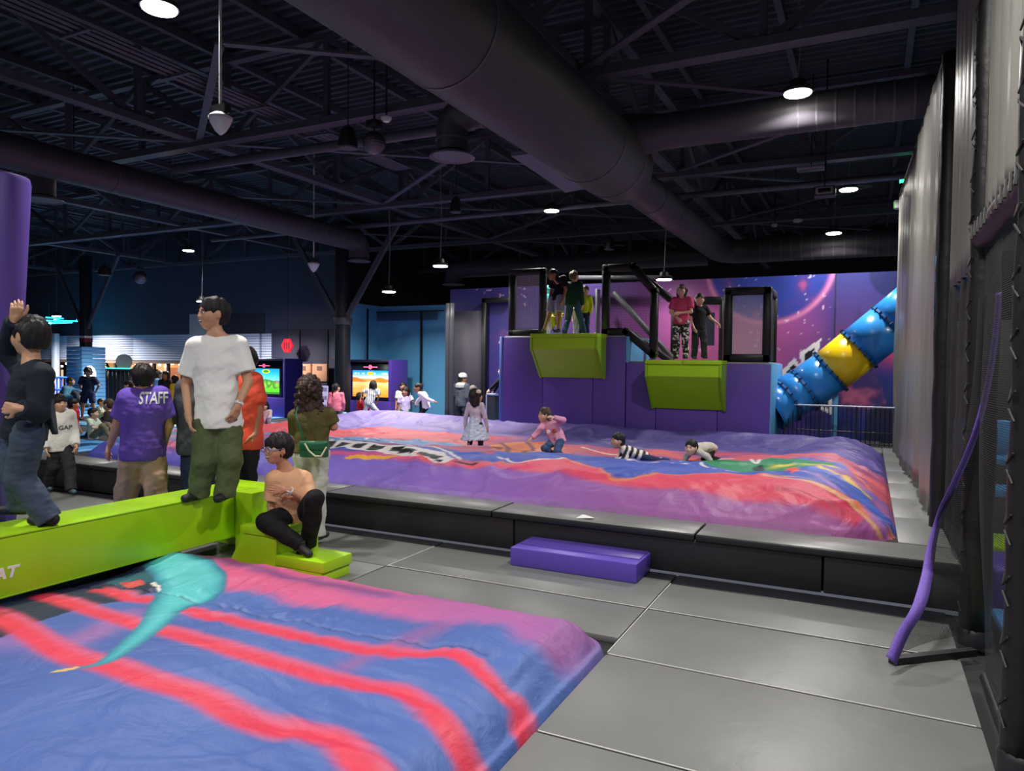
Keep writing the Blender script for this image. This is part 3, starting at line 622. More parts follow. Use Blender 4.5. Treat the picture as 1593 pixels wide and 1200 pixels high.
for xg in (-9.85, -3.3):                        # flat cross bracing between the lower chords
    for y0 in (8.3, 13.25, 18.2):
        bar('cross_brace', (xg, y0, 5.24), (xg + 3.27, y0 + 2.47, 5.24), .10, .03, STEEL, ceil); bar('cross_brace', (xg, y0, 5.24), (xg + 3.27, y0 - 2.47, 5.24), .10, .03, STEEL, ceil)
        bar('cross_brace', (xg, y0, 5.24), (xg - 3.27, y0 - 2.47, 5.24), .10, .03, STEEL, ceil)
sp = tube('sprinkler_pipe', [atz(270, 264, 4.95), atz(740, 194, 4.95)], 0.075, STEEL, None, 12); tag(sp, 'thick dark sprinkler pipe under the girder beside the vent elbow', 'pipe')
sp = tube('sprinkler_pipe', [Vector((-16, 13.9, 4.95)), Vector((1, 13.9, 4.95))], 0.06, STEEL, None, 10); tag(sp, 'long dark sprinkler pipe behind the lamp above the tower', 'pipe')
tray = empty('cable_tray', (-8.0, 4.4, 5.35), label='long cable tray with bundled wires at upper left', cat='cable tray')
for k in range(7): tube('cable', [Vector((0.06 * k - .2, -5, 0.03 * (k % 2))), Vector((0.06 * k - .2, 0, 0.02 * ((k + 1) % 2))), Vector((.06 * k - .2, 7, .02))], 0.018, STEEL, tray, 6)
for k in range(9): bar('rung', (-.26, -4.5 + k * 1.3, -.03), (.26, -4.5 + k * 1.3, -.03), .04, .02, STEEL, tray)
pa = [atz(795, 243, 4.75), atz(905, 231, 4.75), atz(968, 283, 4.75), atz(880, 300, 4.75)]
cpn = mesh('ceiling_panel', [(*p.xy, 4.75) for p in pa] + [(*p.xy, 4.81) for p in pa], [(0, 3, 2, 1), (4, 5, 6, 7), (0, 1, 5, 4), (1, 2, 6, 5), (2, 3, 7, 6), (3, 0, 4, 7)], mat('pale_panel', (112, 112, 128), .6)); tag(cpn, 'flat pale grey panel hanging beside the big duct', 'panel')
# ================================================================ ducts
def duct(name, label, pts, r, rings=(), n=28, extra=None):
    e = empty(name, pts[0], label=label, cat='duct'); o = Vector(pts[0])
    tube('pipe', [Vector(p) - o for p in pts], r, DUCTM, e, n)
    for p, d, rr in rings:
        d = Vector(d).normalized(); tube('seam_ring', [Vector(p) - o - d * .012, Vector(p) - o + d * .012], rr, mat('duct_seam', (86, 82, 90), .45), e, n)
    return e
BX = -3.24
def rg(x, z, ys, r): return [((x, y, z), (0, 1, 0), r + .008) for y in ys]
duct('ceiling_duct', 'huge round dark duct running overhead towards the tower', [(BX, -3.8, 4.5), (BX, 4, 4.5), (BX, 9.6, 4.5), (BX, 9.95, 4.5), (BX, 10.2, 4.5), (BX, 10.35, 4.5)], [0.5, 0.5, 0.5, .48, .40, .26], rg(BX, 4.5, [-1, 1.2, 3.4, 5.2, 8.6, 9.5], .5), 40)
pts = bend([(BX + .02, 10.3, 4.42), (BX + .03, 17.75, 4.42), (2.8, 17.75, 4.42)], 0.7, 8)
duct('ceiling_duct', 'grey duct bending right behind the climbing tower', pts, 0.28, rg(BX + .025, 4.42, [11.4, 12.6, 14.8], .28) + [((-2.3 + k * .22, 17.75, 4.42), (1, 0, 0), .287) for k in range(22)])
pts = bend([(BX - .3, 17.85, 4.38), (-10.75, 17.85, 4.38), (-10.75, 17.85, 4.0)], 0.35, 6)
duct('ceiling_duct', 'grey duct running left above the tower to a round vent', pts, 0.24, [((-5.5, 17.85, 4.38), (1, 0, 0), .247), ((-8.0, 17.85, 4.38), (1, 0, 0), .247)])
duct('ceiling_duct', 'ribbed side duct lit by the lamp beside the black curtain', [(BX + .2, 9.45, 4.78), (BX + .75, 9.48, 4.79), (3.0, 9.56, 4.81)], [.30, .23, .23], [((-1.65 + k * .205, 9.51, 4.80), (1, 0, 0), .237) for k in range(15)])
pts = bend([(-10.6, -3.5, 4.6), (-11.1, 14.0, 4.6), (-11.1, 14.0, 4.2)], 0.4, 6)
duct('ceiling_duct', 'long round duct crossing the upper left of the hall', pts, 0.245, [((-10.6 - .5 * (y + 3.5) / 17.5, y, 4.6), (0, 1, 0), .252) for y in (5, 7.5, 10, 12.5)])
pts = bend([(-11.35, 2.0, 4.72), (-11.47, 6.77, 4.72), (-11.47, 6.77, 4.2)], 0.4, 6)
duct('ceiling_duct', 'short duct with elbow at the far left above the pillar', pts, 0.19)
pts = bend([(BX - .35, 7.36, 4.62), (-4.47, 7.36, 4.62), (-4.47, 7.36, 4.2)], 0.28, 6)
duct('ceiling_duct', 'short elbow duct branching left from the huge duct', pts, 0.19, [((-4.05, 7.36, 4.62), (1, 0, 0), .2), ((-4.47, 7.36, 4.33), (0, 0, 1), .2)])
def vent(p, r, label):
    e = empty('ceiling_vent', p, label=label, cat='vent')
    for k, (ra, rb_) in enumerate([(1.0, .82), (.70, .56), (.44, .30)]):
        lathe('vent_ring', [(r * rb_, .02 + .03 * k), (r * rb_, .0 + .03 * k), (r * ra, -.015 + .03 * k), (r * ra, .0 + .03 * k)], mat('vent_paint', (90, 84, 96), .5), e, 28)
    lathe('vent_core', [(r * .18, .08), (r * .16, .06), (r * .02, .055)], mat('vent_paint'), e, 20)
vent((-4.47, 7.36, 4.14), .27, 'round ringed vent under the elbow of the short duct'); vent((-11.47, 6.77, 4.14), .30, 'round vent at far left above the purple pillar')
vent((-11.1, 14.0, 4.14), .27, 'round vent at the end of the long left duct'); vent((-10.75, 17.85, 3.96), .34, 'wide round vent left of the climbing tower frames')
# ================================================================ lamps
GLOW = mat('lamp_glow', (255, 255, 250), .5, emit=(255, 250, 240), power=30.0); LBLACK = mat('lamp_body', (32, 32, 36), .5)
def lamp(p, label, watt=1.0, cord=True):
    e = empty('ceiling_lamp', p, label=label, cat='lamp', group='round high-bay lamps')
    lathe('housing', [(0.165, 0.0), (0.170, 0.03), (0.155, 0.05), (0.10, 0.065), (0.085, 0.14), (0.05, 0.16)], LBLACK, e, 28)
    lathe('diffuser', [(0.150, -0.001), (0.146, -0.014), (0.02, -0.018)], GLOW, e, 28)
    if cord:
        z1 = (CZ - .14 - p[2]); tube('cord', [(0, 0, .16), (.02, .01, .16 + z1 * .3), (-.015, .0, .16 + z1 * .6), (0, 0, z1)], 0.008, mat('cord_grey', (120, 120, 124), .6), e, 6)
    l = bpy.data.lights.new('lamp_light', 'AREA'); l.shape = 'DISK'; l.size = 0.29; l.energy = LAMP_W * watt; l.color = (1.0, 0.97, 0.93); l.spread = R(150)
    o = bpy.data.objects.new('lamp_light', l); o.location = (0, 0, -0.03); link(o, e)
LZ = 4.85
for px, py, lb, wt in [(248, 13, 'large bright round lamp at the upper left edge', 1.0), (1241, 145, 'bright round lamp above the ribbed duct by the black curtain', 1.0), (858, 328, 'round lamp hanging beside the pale grey panel', 1.0), (1320, 295, 'round lamp beside the projector near the green beacon', 1.0),
                       (1297, 363, 'round lamp right above the far ribbed duct', .8), (267, 295, 'round lamp under the long left duct', 1.0), (293, 390, 'round lamp on a thin cord below the left trusses', 1.0), (685, 414, 'small round lamp next to the wide vent', .9), (605, 454, 'tiny round lamp above the blue wall', .7), (1033, 435, 'round lamp just above the mural beside the net frame', .10),
                       (314, 469, 'faint round lamp behind the head of the boy in white', 4.0), (88, 492, 'small round lamp over the cyan light strips', 4.0)]:
    p = atz(px, py, {(685, 414): 3.72, (605, 454): 3.32, (1033, 435): 3.42, (1297, 363): 4.55, (314, 469): 3.5, (88, 492): 3.3}.get((px, py), LZ))
    lamp(p, lb, wt)
for p, lb in [((-0.7, 3.4, LZ), 'added unseen lamp over the near mats beside the nets'), ((-0.9, -1.4, LZ), 'added unseen lamp over the mats behind the viewer'), ((-4.6, -0.6, LZ), 'added unseen lamp over the near end of the blue cushion'), ((-9.0, 0.6, LZ), 'added unseen lamp left of the purple pillar'), ((3.6, 6.0, LZ), 'added unseen lamp over the lime pads of the side court'), ((4.5, 12.0, LZ), 'added unseen lamp over the far end of the side court')]: lamp(p, lb, 1.0)  # lamps out of view, continuing the grid, added because their light is needed
# cyan light strips on the far left ceiling
cy = empty('neon_light', atz(105, 497, 3.0), label='cyan neon strip lights hanging at the far left', cat='light'); c0 = cy.location
for a, b in [((70, 499), (138, 500)), ((72, 494), (98, 496)), ((75, 503), (112, 502)), ((85, 497), (105, 502)), ((120, 497), (128, 498))]:
    bar('tube', atd(*a, c0.length * .97) - c0, atd(*b, c0.length * 1.03) - c0, .05, .05, mat('cyan_neon', (60, 220, 255), .5, emit=(30, 200, 255), power=4.0), cy)
for px_ in (76, 128): tube('rod', [atd(px_, 497, c0.length) - c0, Vector((*(atd(px_, 497, c0.length) - c0).xy, CZ + .02 - c0.z))], .012, LBLACK, cy, 6)
tube('drop_rod', [atd(78, 500, c0.length) - c0, atd(78, 530, c0.length) - c0], .03, mat('cream_rod', (230, 210, 170), .5), cy, 8)
# pendant dome cameras, speakers, mirror balls, detectors
def dome(px, py, z, top, label, s=1.0):
    p = atz(px, py, z); e = empty('dome_camera', p, label=label, cat='camera', group='pendant dome cameras')
    lathe('dome', [(0.01, -.13 * s), (0.045 * s, -.10 * s), (0.085 * s, -.03 * s), (0.09 * s, 0.0)], mat('dome_white', (225, 222, 226), .25), e, 24)
    lathe('cap', [(0.098 * s, 0.001), (0.10 * s, .02 * s), (0.06 * s, .05 * s)], mat('cap_white', (200, 200, 204), .4), e, 24)
    box('bracket', -.08 * s, .08 * s, -.03, .03, .051 * s, .12 * s, LBLACK, e); tube('rod', [(0, 0, .12 * s), (0, 0, CZ + .02 - z)], .012 * s, mat('rod_white', (215, 215, 205), .4), e, 8)
dome(343, 186, 3.75, 5.2, 'white dome camera on a long pale rod at upper left'); dome(488, 412, 3.9, 5.2, 'small white dome camera left of the steel braces', 1.3)
def cone(px, py, z, label, r=.13):
    p = atz(px, py, z); e = empty('pendant_speaker', p, label=label, cat='speaker', group='pendant speakers')
    lathe('body', [(r, 0.0), (r * .98, .05), (r * .75, .22), (r * .3, .28)], LBLACK, e, 20); lathe('grille', [(r * .9, -.001), (r * .85, -.012), (.01, -.016)], mat('speaker_grille', (70, 68, 74), .6), e, 20)
    tube('cord', [(0, 0, .28), (0, 0, CZ + .02 - z)], .008, LBLACK, e, 6)
cone(541, 230, 4.5, 'black bell speaker beside the mirror ball near the vent elbow'); cone(709, 330, 4.5, 'black bell speaker left of the lamp by the pale panel', .11); cone(163, 428, 4.3, 'black bell speaker at far left by the small mirror ball', .2); cone(948, 388, 4.3, 'black bell speaker above the climbing tower', .13)
def ball(px, py, z, r, label):
    p = atz(px, py, z); e = empty('mirror_ball', p, label=label, cat='mirror ball', group='mirror balls')
    bm = bmesh.new(); bmesh.ops.create_uvsphere(bm, u_segments=20, v_segments=12, radius=r); me = bpy.data.meshes.new('ball'); bm.to_mesh(me); bm.free(); obj('ball', me, mat('mirror_tiles', (110, 100, 112), .25, .8, bump=.6, scale=60), e)
    tube('rod', [(0, 0, r), (0, 0, CZ + .02 - z)], .012, LBLACK, e, 6); box('motor', -.08, .08, -.08, .08, r + .03, r + .13, LBLACK, e, .01)
ball(582, 222, 4.55, .15, 'dark mirror ball hanging beside the bell speaker'); ball(218, 432, 4.2, .2, 'dim mirror ball at far left of the trusses')
def detector(px, py, z, label, r=.07):
    e = empty('ceiling_detector', atz(px, py, z), label=label, cat='detector', group='ceiling detectors')
    lathe('body', [(r * .6, -.05), (r, -.02), (r * 1.05, .01), (r * .8, .03)], mat('dome_white'), e, 16); tube('conduit', [(0, 0, .03), (0, 0, CZ + .02 - z)], .012, LBLACK, e, 6)
detector(601, 184, 5.05, 'white smoke detector under the girder beside the vent elbow'); detector(115, 266, 5.05, 'white detector under the girder at far left'); detector(1205, 350, 5.05, 'white detector left of the far right lamps'); detector(1241, 343, 5.05, 'flat white detector above the far ribbed duct', .11)
detector(264, 494, 3.6, 'white wall camera on the black wall beside the boy in white', .12)
e = empty('projector', atz(1283, 299, 4.5), label='boxy projector with pale rim beside the round lamp', cat='projector')
box('body', -.16, .16, -.12, .12, -.08, .08, LBLACK, e, .03, 2); box('rim', -.13, .13, -.128, -.118, -.055, .055, mat('rim_grey', (150, 150, 156), .4), e, .01); box('lens', -.09, .09, -.134, -.126, -.035, .035, mat('lens_dark', (12, 12, 16), .15), e, .005); tube('rod', [(0, 0, .08), (0, 0, 2.1)], .015, LBLACK, e, 6)
e = empty('signal_box', atz(1262, 262, 5.05), label='flat grey junction box under the girder near the projector', cat='box'); box('body', -.22, .22, -.1, .1, -.03, .03, mat('rim_grey'), e, .01); box('lid', -.2, .2, -.09, .09, -.04, -.0305, STEEL, e, .004); tube('rod', [(0, 0, .03), (0, 0, CZ + .02 - e.location.z)], .012, LBLACK, e, 6)
e = empty('exit_sign', aty(447, 538, YW - .6), label='red lit hexagon sign hanging before the navy wall', cat='sign')
lathe('plate', [(.24, -.03), (.26, 0), (.24, .03)], mat('sign_red', (220, 20, 40), .4, emit=(240, 16, 40), power=1.2), e, 6).rotation_euler = (R(90), 0, 0)
for k in (-1, 0, 1): box('bar', k * .1 - .025, k * .1 + .025, -.045, -.0305, -.12, .12, mat('sign_dark', (110, 0, 16), .5), e)
tube('rod', [(0, 0, .24), (0, 0, 4.7)], .01, LBLACK, e, 6)
# ================================================================ black curtains, nets and posts along the right side
CURT = mat('black_curtain', (122, 120, 114), 0.36, bump=0.55, scale=6, stretch=(1, 1, 0.3), vary=0.12, detail=6)
NET = net_mat('black_net', (26, 26, 28), 0.011, 0.30)
rc = empty('curtain_wall', (0.52, 11.0, PZ), label='tall black glossy curtain hanging along the right deck edge', cat='curtain')
RO = rc.location
def cur1(u, v):
    y = 7.28 + u * 6.55; top = 4.32 + 0.25 * u; steps = [(0, .40), (.06, .43), (.16, .36), (.18, .52), (.36, .45), (.38, .40), (.62, .36), (1, .35)]
    bot = float(np.interp(u, [s[0] for s in steps], [s[1] for s in steps]))
    f = 0.018 * math.sin(u * 48) + 0.012 * math.sin(u * 111 + v * 2) + 0.012 * math.sin(v * 9 + u * 20)
    return (0.50 + f * (0.35 + 0.65 * (1 - v)) - 0.09 * u - RO.x, y - RO.y, bot + v * (top - bot) - RO.z)
sheet('cloth', cur1, 240, 26, CURT, rc, True, 0.006)
tube('top_rail', [(0.53 - RO.x, 7.2 - RO.y, 4.32 - RO.z), (0.42 - RO.x, 13.83 - RO.y, 4.60 - RO.z)], .03, BLACKP, rc, 8)
def post(x, y, z0, z1, w_, label, laces=False):
    e = empty('padded_post', (x, y, z0), label=label, cat='post')
    V_, F_ = tube_geo([(0, 0, k * (z1 - z0) / 24) for k in range(25)], [w_ * (1 + 0.05 * math.sin(k * 1.9) + .03 * math.sin(k * 4.1)) for k in range(25)], 14)
    mesh('sleeve', V_, F_, BLACKP, e, True)
    lathe('foot', [(w_ * 1.15, 0.0), (w_ * 1.15, .08), (w_, .1)], BLACKV, e, 14)
    if laces:
        for k in range(46):
            z = .2 + k * (z1 - z0 - .3) / 46; s = -1 if k % 2 else 1
            tube('lace', [(-w_ * .9, -w_ * .62 , z), (-w_ * 1.06, 0, z + .05 * s), (-w_ * .8, w_ * .7, z + .02)], .005, mat('lace_cord', (36, 35, 34), .6), e, 5)
    return e
post(0.58, 7.14, 0.0, 4.36, .082, 'slim black padded post between the long curtain and blue banner')
post(0.625, 5.22, 0.0, 6.2, .085, 'laced black padded post in the middle of the nets', True)
post(0.62, 3.62, 0.0, 6.2, .085, 'near black padded post at the right picture edge', True)
c2 = empty('curtain_wall', (0.6, 6.2, 0), label='narrow black curtain above the blue banner', cat='curtain'); RO2 = c2.location
sheet('cloth', lambda u, v: (0.60 + .02 * math.sin(u * 40) - RO2.x, 5.34 + u * 1.70 - RO2.y, 2.35 + v * (2.55 + (1 - u) * 1.6)), 40, 20, CURT, c2, True, .006)
c3 = empty('curtain_wall', (0.68, 4.4, 0), label='black curtain above the padded pipe at the right edge', cat='curtain'); RO3 = c3.location
sheet('cloth', lambda u, v: (0.63 + .035 * math.sin(u * 31 + v) + .02 * math.sin(u * 67) - RO3.x, 3.72 + u * 1.42 - RO3.y, 2.59 + v * 2.8), 48, 26, CURT, c3, True, .006)
bn = empty('hanging_banner', (0.72, 6.3, 1.9), label='long blue and violet printed banner behind the net posts', cat='banner')
def bpt(x, y):
    return ramp(np.clip(y + .1 * fbm(x * 9, y * 9, 6, 2), 0, 1), [(0, (84, 130, 196)), (.3, (96, 150, 220)), (.5, (110, 96, 190)), (.62, (104, 160, 226)), (.8, (130, 170, 235)), (1, (110, 96, 180))])
bu, bv = np.meshgrid(np.linspace(0, 1, 16), np.linspace(0, 1, 60)); bu, bv = bu.ravel(), bv.ravel(); i_ = np.arange(960).reshape(60, 16)
bo = npmesh('cloth', np.stack([.02 * np.sin(bu * 6), -.45 + bu * .9, bv * 1.55], 1), np.stack([i_[:-1, :-1], i_[:-1, 1:], i_[1:, 1:], i_[1:, :-1]], -1).reshape(-1, 4), mat('banner_cloth', attr='print', rough=.5, bump=.2, scale=12), bn, True, bpt(bu, bv))
bo.modifiers.new('thickness', 'SOLIDIFY').thickness = .006
pp = empty('padded_pipe', (0.61, 4.42, 2.5), label='horizontal maroon-black padded pipe between two net posts', cat='pipe')
tube('sleeve', [(-.0 + .01 * math.sin(k), -0.82 + k * .155, .0 + .008 * math.sin(k * 2.2)) for k in range(11)], [.072 + .005 * (k % 2) for k in range(11)], mat('maroon_sleeve', (62, 44, 52), .5, bump=.5, scale=12, stretch=(1, 3, 1)), pp, 14)
for k in range(12): tube('lace', [(-.078, -.78 + k * .13, -.03), (-.07, -.74 + k * .13, .06), (.0, -.70 + k * .13, .085)], .008, mat('lace_cord'), pp, 5)
# nets below the curtains
n1 = empty('safety_net', (0.6, 6.2, 0), label='black net panel between the slim post and laced post', cat='net')
sheet('mesh', lambda u, v: (0.61 + .03 * math.sin(u * 9 + v * 3) - .6, 5.3 + u * 1.76 - 6.2, .02 + v * 2.33), 20, 24, NET, n1, True, uvs=(1.76, 2.33))
sheet('backing', lambda u, v: (0.63 + .035 * math.sin(u * 17 + v * 2) - .6, 5.45 + u * 1.5 - 6.2, .25 + v * 2.1), 24, 12, net_mat('dense_net', (46, 42, 42), .012, .42), n1, True, uvs=(1.5, 2.1))
n2 = empty('safety_net', (0.60, 4.4, 0), label='black net panel under the padded pipe beside the near post', cat='net')
def nearnet(u, v):
    y = 3.66 + u * (1.45 - .55 * (1 - v) ** 1.5); return (0.605 - .08 * math.sin(math.pi * v) * math.sin(math.pi * u) - .60, y - 4.4, .015 + v * 2.42)
sheet('mesh', nearnet, 24, 30, NET, n2, True, uvs=(1.45, 2.4))
tube('hem', [Vector(nearnet(k / 10, 0)) + Vector((0, 0, .02)) for k in range(11)], .03, BLACKP, n2, 8)
# opened net flap with purple binding
STR = [(1553, 455, .62), (1549, 510, .62), (1541, 570, .61), (1529, 630, .585), (1511, 690, .54), (1485, 750, .48), (1462, 800, .43), (1449, 850, .385), (1441, 900, .345), (1428, 945, .29), (1403, 988, .205), (1386, 1028, .15)]
SW = spline([tuple(atx(a, b, x)) for a, b, x in STR], 6)
fl = empty('net_flap', (0.6, 5.0, 0), label='opened net flap with purple edge binding resting on the mats', cat='net'); fo = fl.location
def ribbon(P, wd0, name, m, parent, o):
    P = [Vector(p) - o for p in P]; V_, F_ = [], []
    for k, p in enumerate(P):
        d = (P[min(k + 1, len(P) - 1)] - P[max(k - 1, 0)]).normalized(); view = (p + o - Vector((0, 0, EYE))); s = Vector((.66, .75, 0)).normalized(); s = (s - d * s.dot(d)).normalized()
        wd = wd0 * (.5 + .5 * k / (len(P) - 1)); V_ += [p - s * wd, p + s * wd]
    F_ = [(2 * k, 2 * k + 1, 2 * k + 3, 2 * k + 2) for k in range(len(P) - 1)]; ob = mesh(name, V_, F_, m, parent, True); ob.modifiers.new('thickness', 'SOLIDIFY').thickness = .006; return ob
ribbon(SW, .038, 'binding', mat('purple_webbing', (112, 82, 178), .6, bump=.2, scale=60), fl, fo)
def flapf(u, v):
    k = v * (len(SW) - 1); i = min(int(k), len(SW) - 2); p = SW[len(SW) - 1 - i] * (1 - (k - i)) + SW[len(SW) - 2 - i] * (k - i)
    h = np.array([.62, 5.16, p[2]]); q_ = p * (1 - u) + h * u; q_[0] -= .06 * math.sin(math.pi * u); return tuple(q_ - np.array(fo))
sheet('mesh', flapf, 20, 40, NET, fl, True, uvs=(.8, 2.3))
bar('hem', Vector((.16, 4.62, .022)) - fo, Vector((.60, 5.0, .022)) - fo, .05, .04, BLACKP, fl)
# the neighbouring court seen through the nets
rcourt = empty('side_court', (3.0, 7.0, 0), label='lime, blue and purple padded court behind the nets on the right', cat='court'); r0 = rcourt.location
box('base', .78, 8.9, -3.9, 16.5, -.3, -.01, mat('floor_slab'), rcourt, off=r0)
for x0, x1, y0, y1, z0, z1, m_ in [(.80, 1.5, 2.0, 4.75, -.01, .03, LIME), (.80, 1.5, 4.8, 5.9, -.01, .05, SKYP), (.82, 2.6, 5.95, 6.6, -.01, .30, PURPLEP), (1.55, 4.0, 2.0, 5.9, -.01, .03, TRAMP), (.82, 3.0, 6.65, 7.2, -.01, .32, LIME), (.85, 5, 7.25, 9.4, -.01, .30, TRAMP), (.85, 5, 9.5, 10.0, -.01, .36, SKYP), (.85, 5, 10.1, 12.2, -.01, .34, TRAMP), (.85, 5, 12.3, 12.8, -.01, .42, SKYP), (.85, 5, 13.2, 13.5, -.01, .9, SKYP), (.7, 8.5, 15.8, 16.2, -.01, 2.6, mat('dim_green_wall', (46, 54, 46), .7))]:
    box('pad', x0, x1, y0, y1, z0, z1, m_, rcourt, .015, 1, r0)
# green beacon on the end of the curtain
bc = empty('beacon_light', aty(1404, 318, 14.4), label='green stack beacon on a white box at the top of the curtain', cat='beacon')
box('box', -.12, .10, -.08, .08, -.07, .07, mat('cap_white'), bc, .012, 2); box('green_end', -.135, -.1205, -.07, .07, -.06, .06, mat('green_cap', (90, 190, 60), .4), bc, .004)
tube('stem', [(0, 0, .07), (0, 0, .2)], .018, WHITE, bc, 8); lathe('lower_lens', [(.05, .2), (.052, .22), (.052, .36), (.05, .37)], mat('lens_dark'), bc, 16)
lathe('green_lens', [(.052, .371), (.055, .38), (.055, .5), (.05, .51)], mat('green_glow', (40, 255, 130), .4, emit=(30, 255, 120), power=9.0), bc, 16); lathe('top_cap', [(.056, .511), (.056, .56), (.02, .58)], mat('amber_cap', (90, 44, 20), .4), bc, 16)
# ================================================================ climbing tower
TY = 12.9
tw = empty('climbing_tower', (-4.0, 13.6, PZ), label='purple padded climbing tower with two lime ledges and black net frames', cat='climbing tower'); TO = tw.location
ZA, ZB, DZ = 2.22, 1.74, PZ + .005
jx = [-6.61, -5.72, -4.68, -4.04]
for i in range(3): box('panel', jx[i] + .004, jx[i + 1] - .004, TY, TY + .12, DZ, ZA, PURPLE, tw, .014, 2, TO)
jx = [-4.03, -3.46, -2.36, -1.48]
for i in range(3): box('panel', jx[i] + .004, jx[i + 1] - .004, TY, TY + .12, DZ, ZB, PURPLE, tw, .014, 2, TO)
box('core', -6.60, -4.05, TY + .12, 14.85, DZ, ZA - .03, mat('deck_base'), tw, off=TO); box('core', -4.05, -1.60, TY + .12, 14.6, DZ, ZB - .03, mat('deck_base'), tw, off=TO)
box('side_panel', -1.60, -1.47, TY + .01, 13.7, DZ, ZB + .01, SKYB, tw, .014, 2, TO); box('side_panel', -1.60, -1.47, 13.71, 14.6, DZ, ZB + .01, SKYB, tw, .014, 2, TO)
box('corner_strip', -6.68, -6.60, TY - .005, TY + .5, DZ, ZA + .02, mat('blue_edge', (84, 110, 190), .5), tw, .012, 1, TO)
box('side_panel', -4.05, -3.985, TY + .02, 14.8, ZB, ZA + .01, SKYB, tw, .014, 2, TO)
box('top_mat', -6.58, -4.06, TY + .02, 14.8, ZA - .03, ZA + .03, GREYD, tw, .012, 1, TO); box('top_mat', -3.98, -1.50, TY + .02, 14.6, ZB - .03, ZB + .03, GREYD, tw, .012, 1, TO)
def ledge(x0, x1, zt, zb_):
    l = bpy.data.objects.new('ledge', None); link(l, tw)
    f = 12.40
    prof = [(TY - .005, zt - .05), (f + .02, zt - .05), (f + .02, zt - .28), (TY - .03, zb_), (TY - .005, zb_)]
    o = prism('wedge', [(a - TO.y, b - TO.z) for a, b in prof], 'x', x0 + .04 - TO.x, x1 - .04 - TO.x, LIME, l, .008)
    xm = (x0 + x1) / 2
    for a, b in ((x0, xm - .004), (xm + .004, x1)): box('top_pad', a, b, f - .01, TY + .35, zt - .07, zt + .0, LIME, l, .012, 2, TO)
    for a, b in ((x0, x0 + .045), (x1 - .045, x1)):
        prof2 = [(TY - .004, zt - .072), (f - .0, zt - .072), (f - .0, zt - .29), (TY - .045, zb_ - .015), (TY - .004, zb_ - .015)]
        prism('edge_strip', [(p_ - TO.y, q_ - TO.z) for p_, q_ in prof2], 'x', a - TO.x, b - TO.x, mat('lime_edge', (140, 190, 14), .4), l, .006)
ledge(-5.77, -4.42, 2.27, 1.44); ledge(-3.53, -2.21, 1.79, .92)
CLEAR = net_mat('grey_net', (190, 190, 190), .018, .34, .5)
CLEARD = net_mat('black_fine_net', (30, 30, 32), .016, .36, .7)
def frame(poly, y, wd, nm):
    """padded frame round a polygon in x, z, with a net inside"""
    fr = bpy.data.objects.new('net_frame', None); link(fr, tw); n = len(poly)
    for i in range(n):
        a, b = poly[i], poly[(i + 1) % n]; d = Vector((b[0] - a[0], 0, b[1] - a[1])).normalized() * wd * .5
        bar('padded_bar', Vector((a[0], y, a[1])) - d - TO, Vector((b[0], y, b[1])) + d - TO, wd, wd, BLACKP, fr, .02)
    V_ = [(p[0] - TO.x, y - TO.y, p[1] - TO.z) for p in poly]; o = mesh('net', V_, [tuple(range(n))], nm, fr); ul = o.data.uv_layers.new(name='UVMap')
    for li, l in enumerate(o.data.loops): ul.data[li].uv = (poly[l.vertex_index][0] + 20, poly[l.vertex_index][1])
    return fr
F1 = lambda px, py, y=13.0: (aty(px, py, y).x, aty(px, py, y).z)
frame([(-6.45, ZA + .1), (-5.78, ZA + .1), (-5.78, 3.52), (-6.45, 3.52)], 13.0, .13, CLEAR)
frame([(-4.48, ZA + .1), (-4.08, ZA + .1), (-3.55, 1.9), (-3.55, 3.05), (-3.95, 3.52), (-4.48, 3.52)], 13.02, .14, CLEARD)
frame([(-2.22, ZB + .1), (-1.57, ZB + .1), (-1.57, 3.0), (-2.22, 3.0)], 13.0, .14, CLEAR)
sf = frame([(-1.57, ZB + .1), (-1.57, 3.0), (-1.57, 3.0), (-1.57, ZB + .1)], 13.0, .06, CLEAR)
for yb in (13.9,): 
    bar('rear_post', Vector((-1.57, yb, ZB)) - TO, Vector((-1.57, yb, 3.0)) - TO, .12, .12, BLACKP, tw, .02); bar('rear_rail', Vector((-1.57, 13.05, 3.0)) - TO, Vector((-1.57, yb, 3.0)) - TO, .12, .12, BLACKP, tw, .02)
s_ = sheet('side_net', lambda u, v: (-1.55 - TO.x, 13.06 + u * .8 - TO.y, ZB + .05 + v * 1.2 - TO.z), 1, 1, CLEARD, tw, False, uvs=(.8, 1.2))
# rear rails, ramps and rolls behind the frames
bar('roll', aty(1000, 432, 13.5) - TO, aty(1046, 468, 13.5) - TO, .14, .14, BLACKP, tw, .04)
bar('ramp_rail', aty(955, 455, 14.4) - TO, aty(1048, 560, 14.4) - TO, .16, .10, mat('grey_rail', (86, 86, 92), .5), tw, .02)
bar('ramp_rail', aty(985, 520, 14.0) - TO, aty(1050, 568, 14.0) - TO, .18, .12, BLACKP, tw, .02)
bar('rear_rail', aty(893, 432, 14.7) - TO, aty(1045, 432, 14.7) - TO, .10, .09, mat('grey_rail'), tw, .02)
for px in (1047, 1122): bar('rear_post', Vector((aty(px, 500, 14.5).x, 14.5, ZB)) - TO, Vector((aty(px, 500, 14.5).x, 14.5, 3.0)) - TO, .08, .08, BLACKP, tw, .02)
bar('rear_rail', aty(1080, 468, 14.5) - TO, aty(1125, 468, 14.5) - TO, .09, .16, BLACKP, tw, .02)
bar('rear_post', aty(930, 450, 14.6) - TO, aty(930, 522, 14.6) - TO, .2, .05, mat('grey_rail'), tw, .01)
box('rear_board', aty(1104, 500, 14.5).x - .12, aty(1104, 500, 14.5).x + .1, 14.45, 14.5, 2.1, 2.75, mat('slate_board', (50, 52, 70), .6), tw, off=TO)
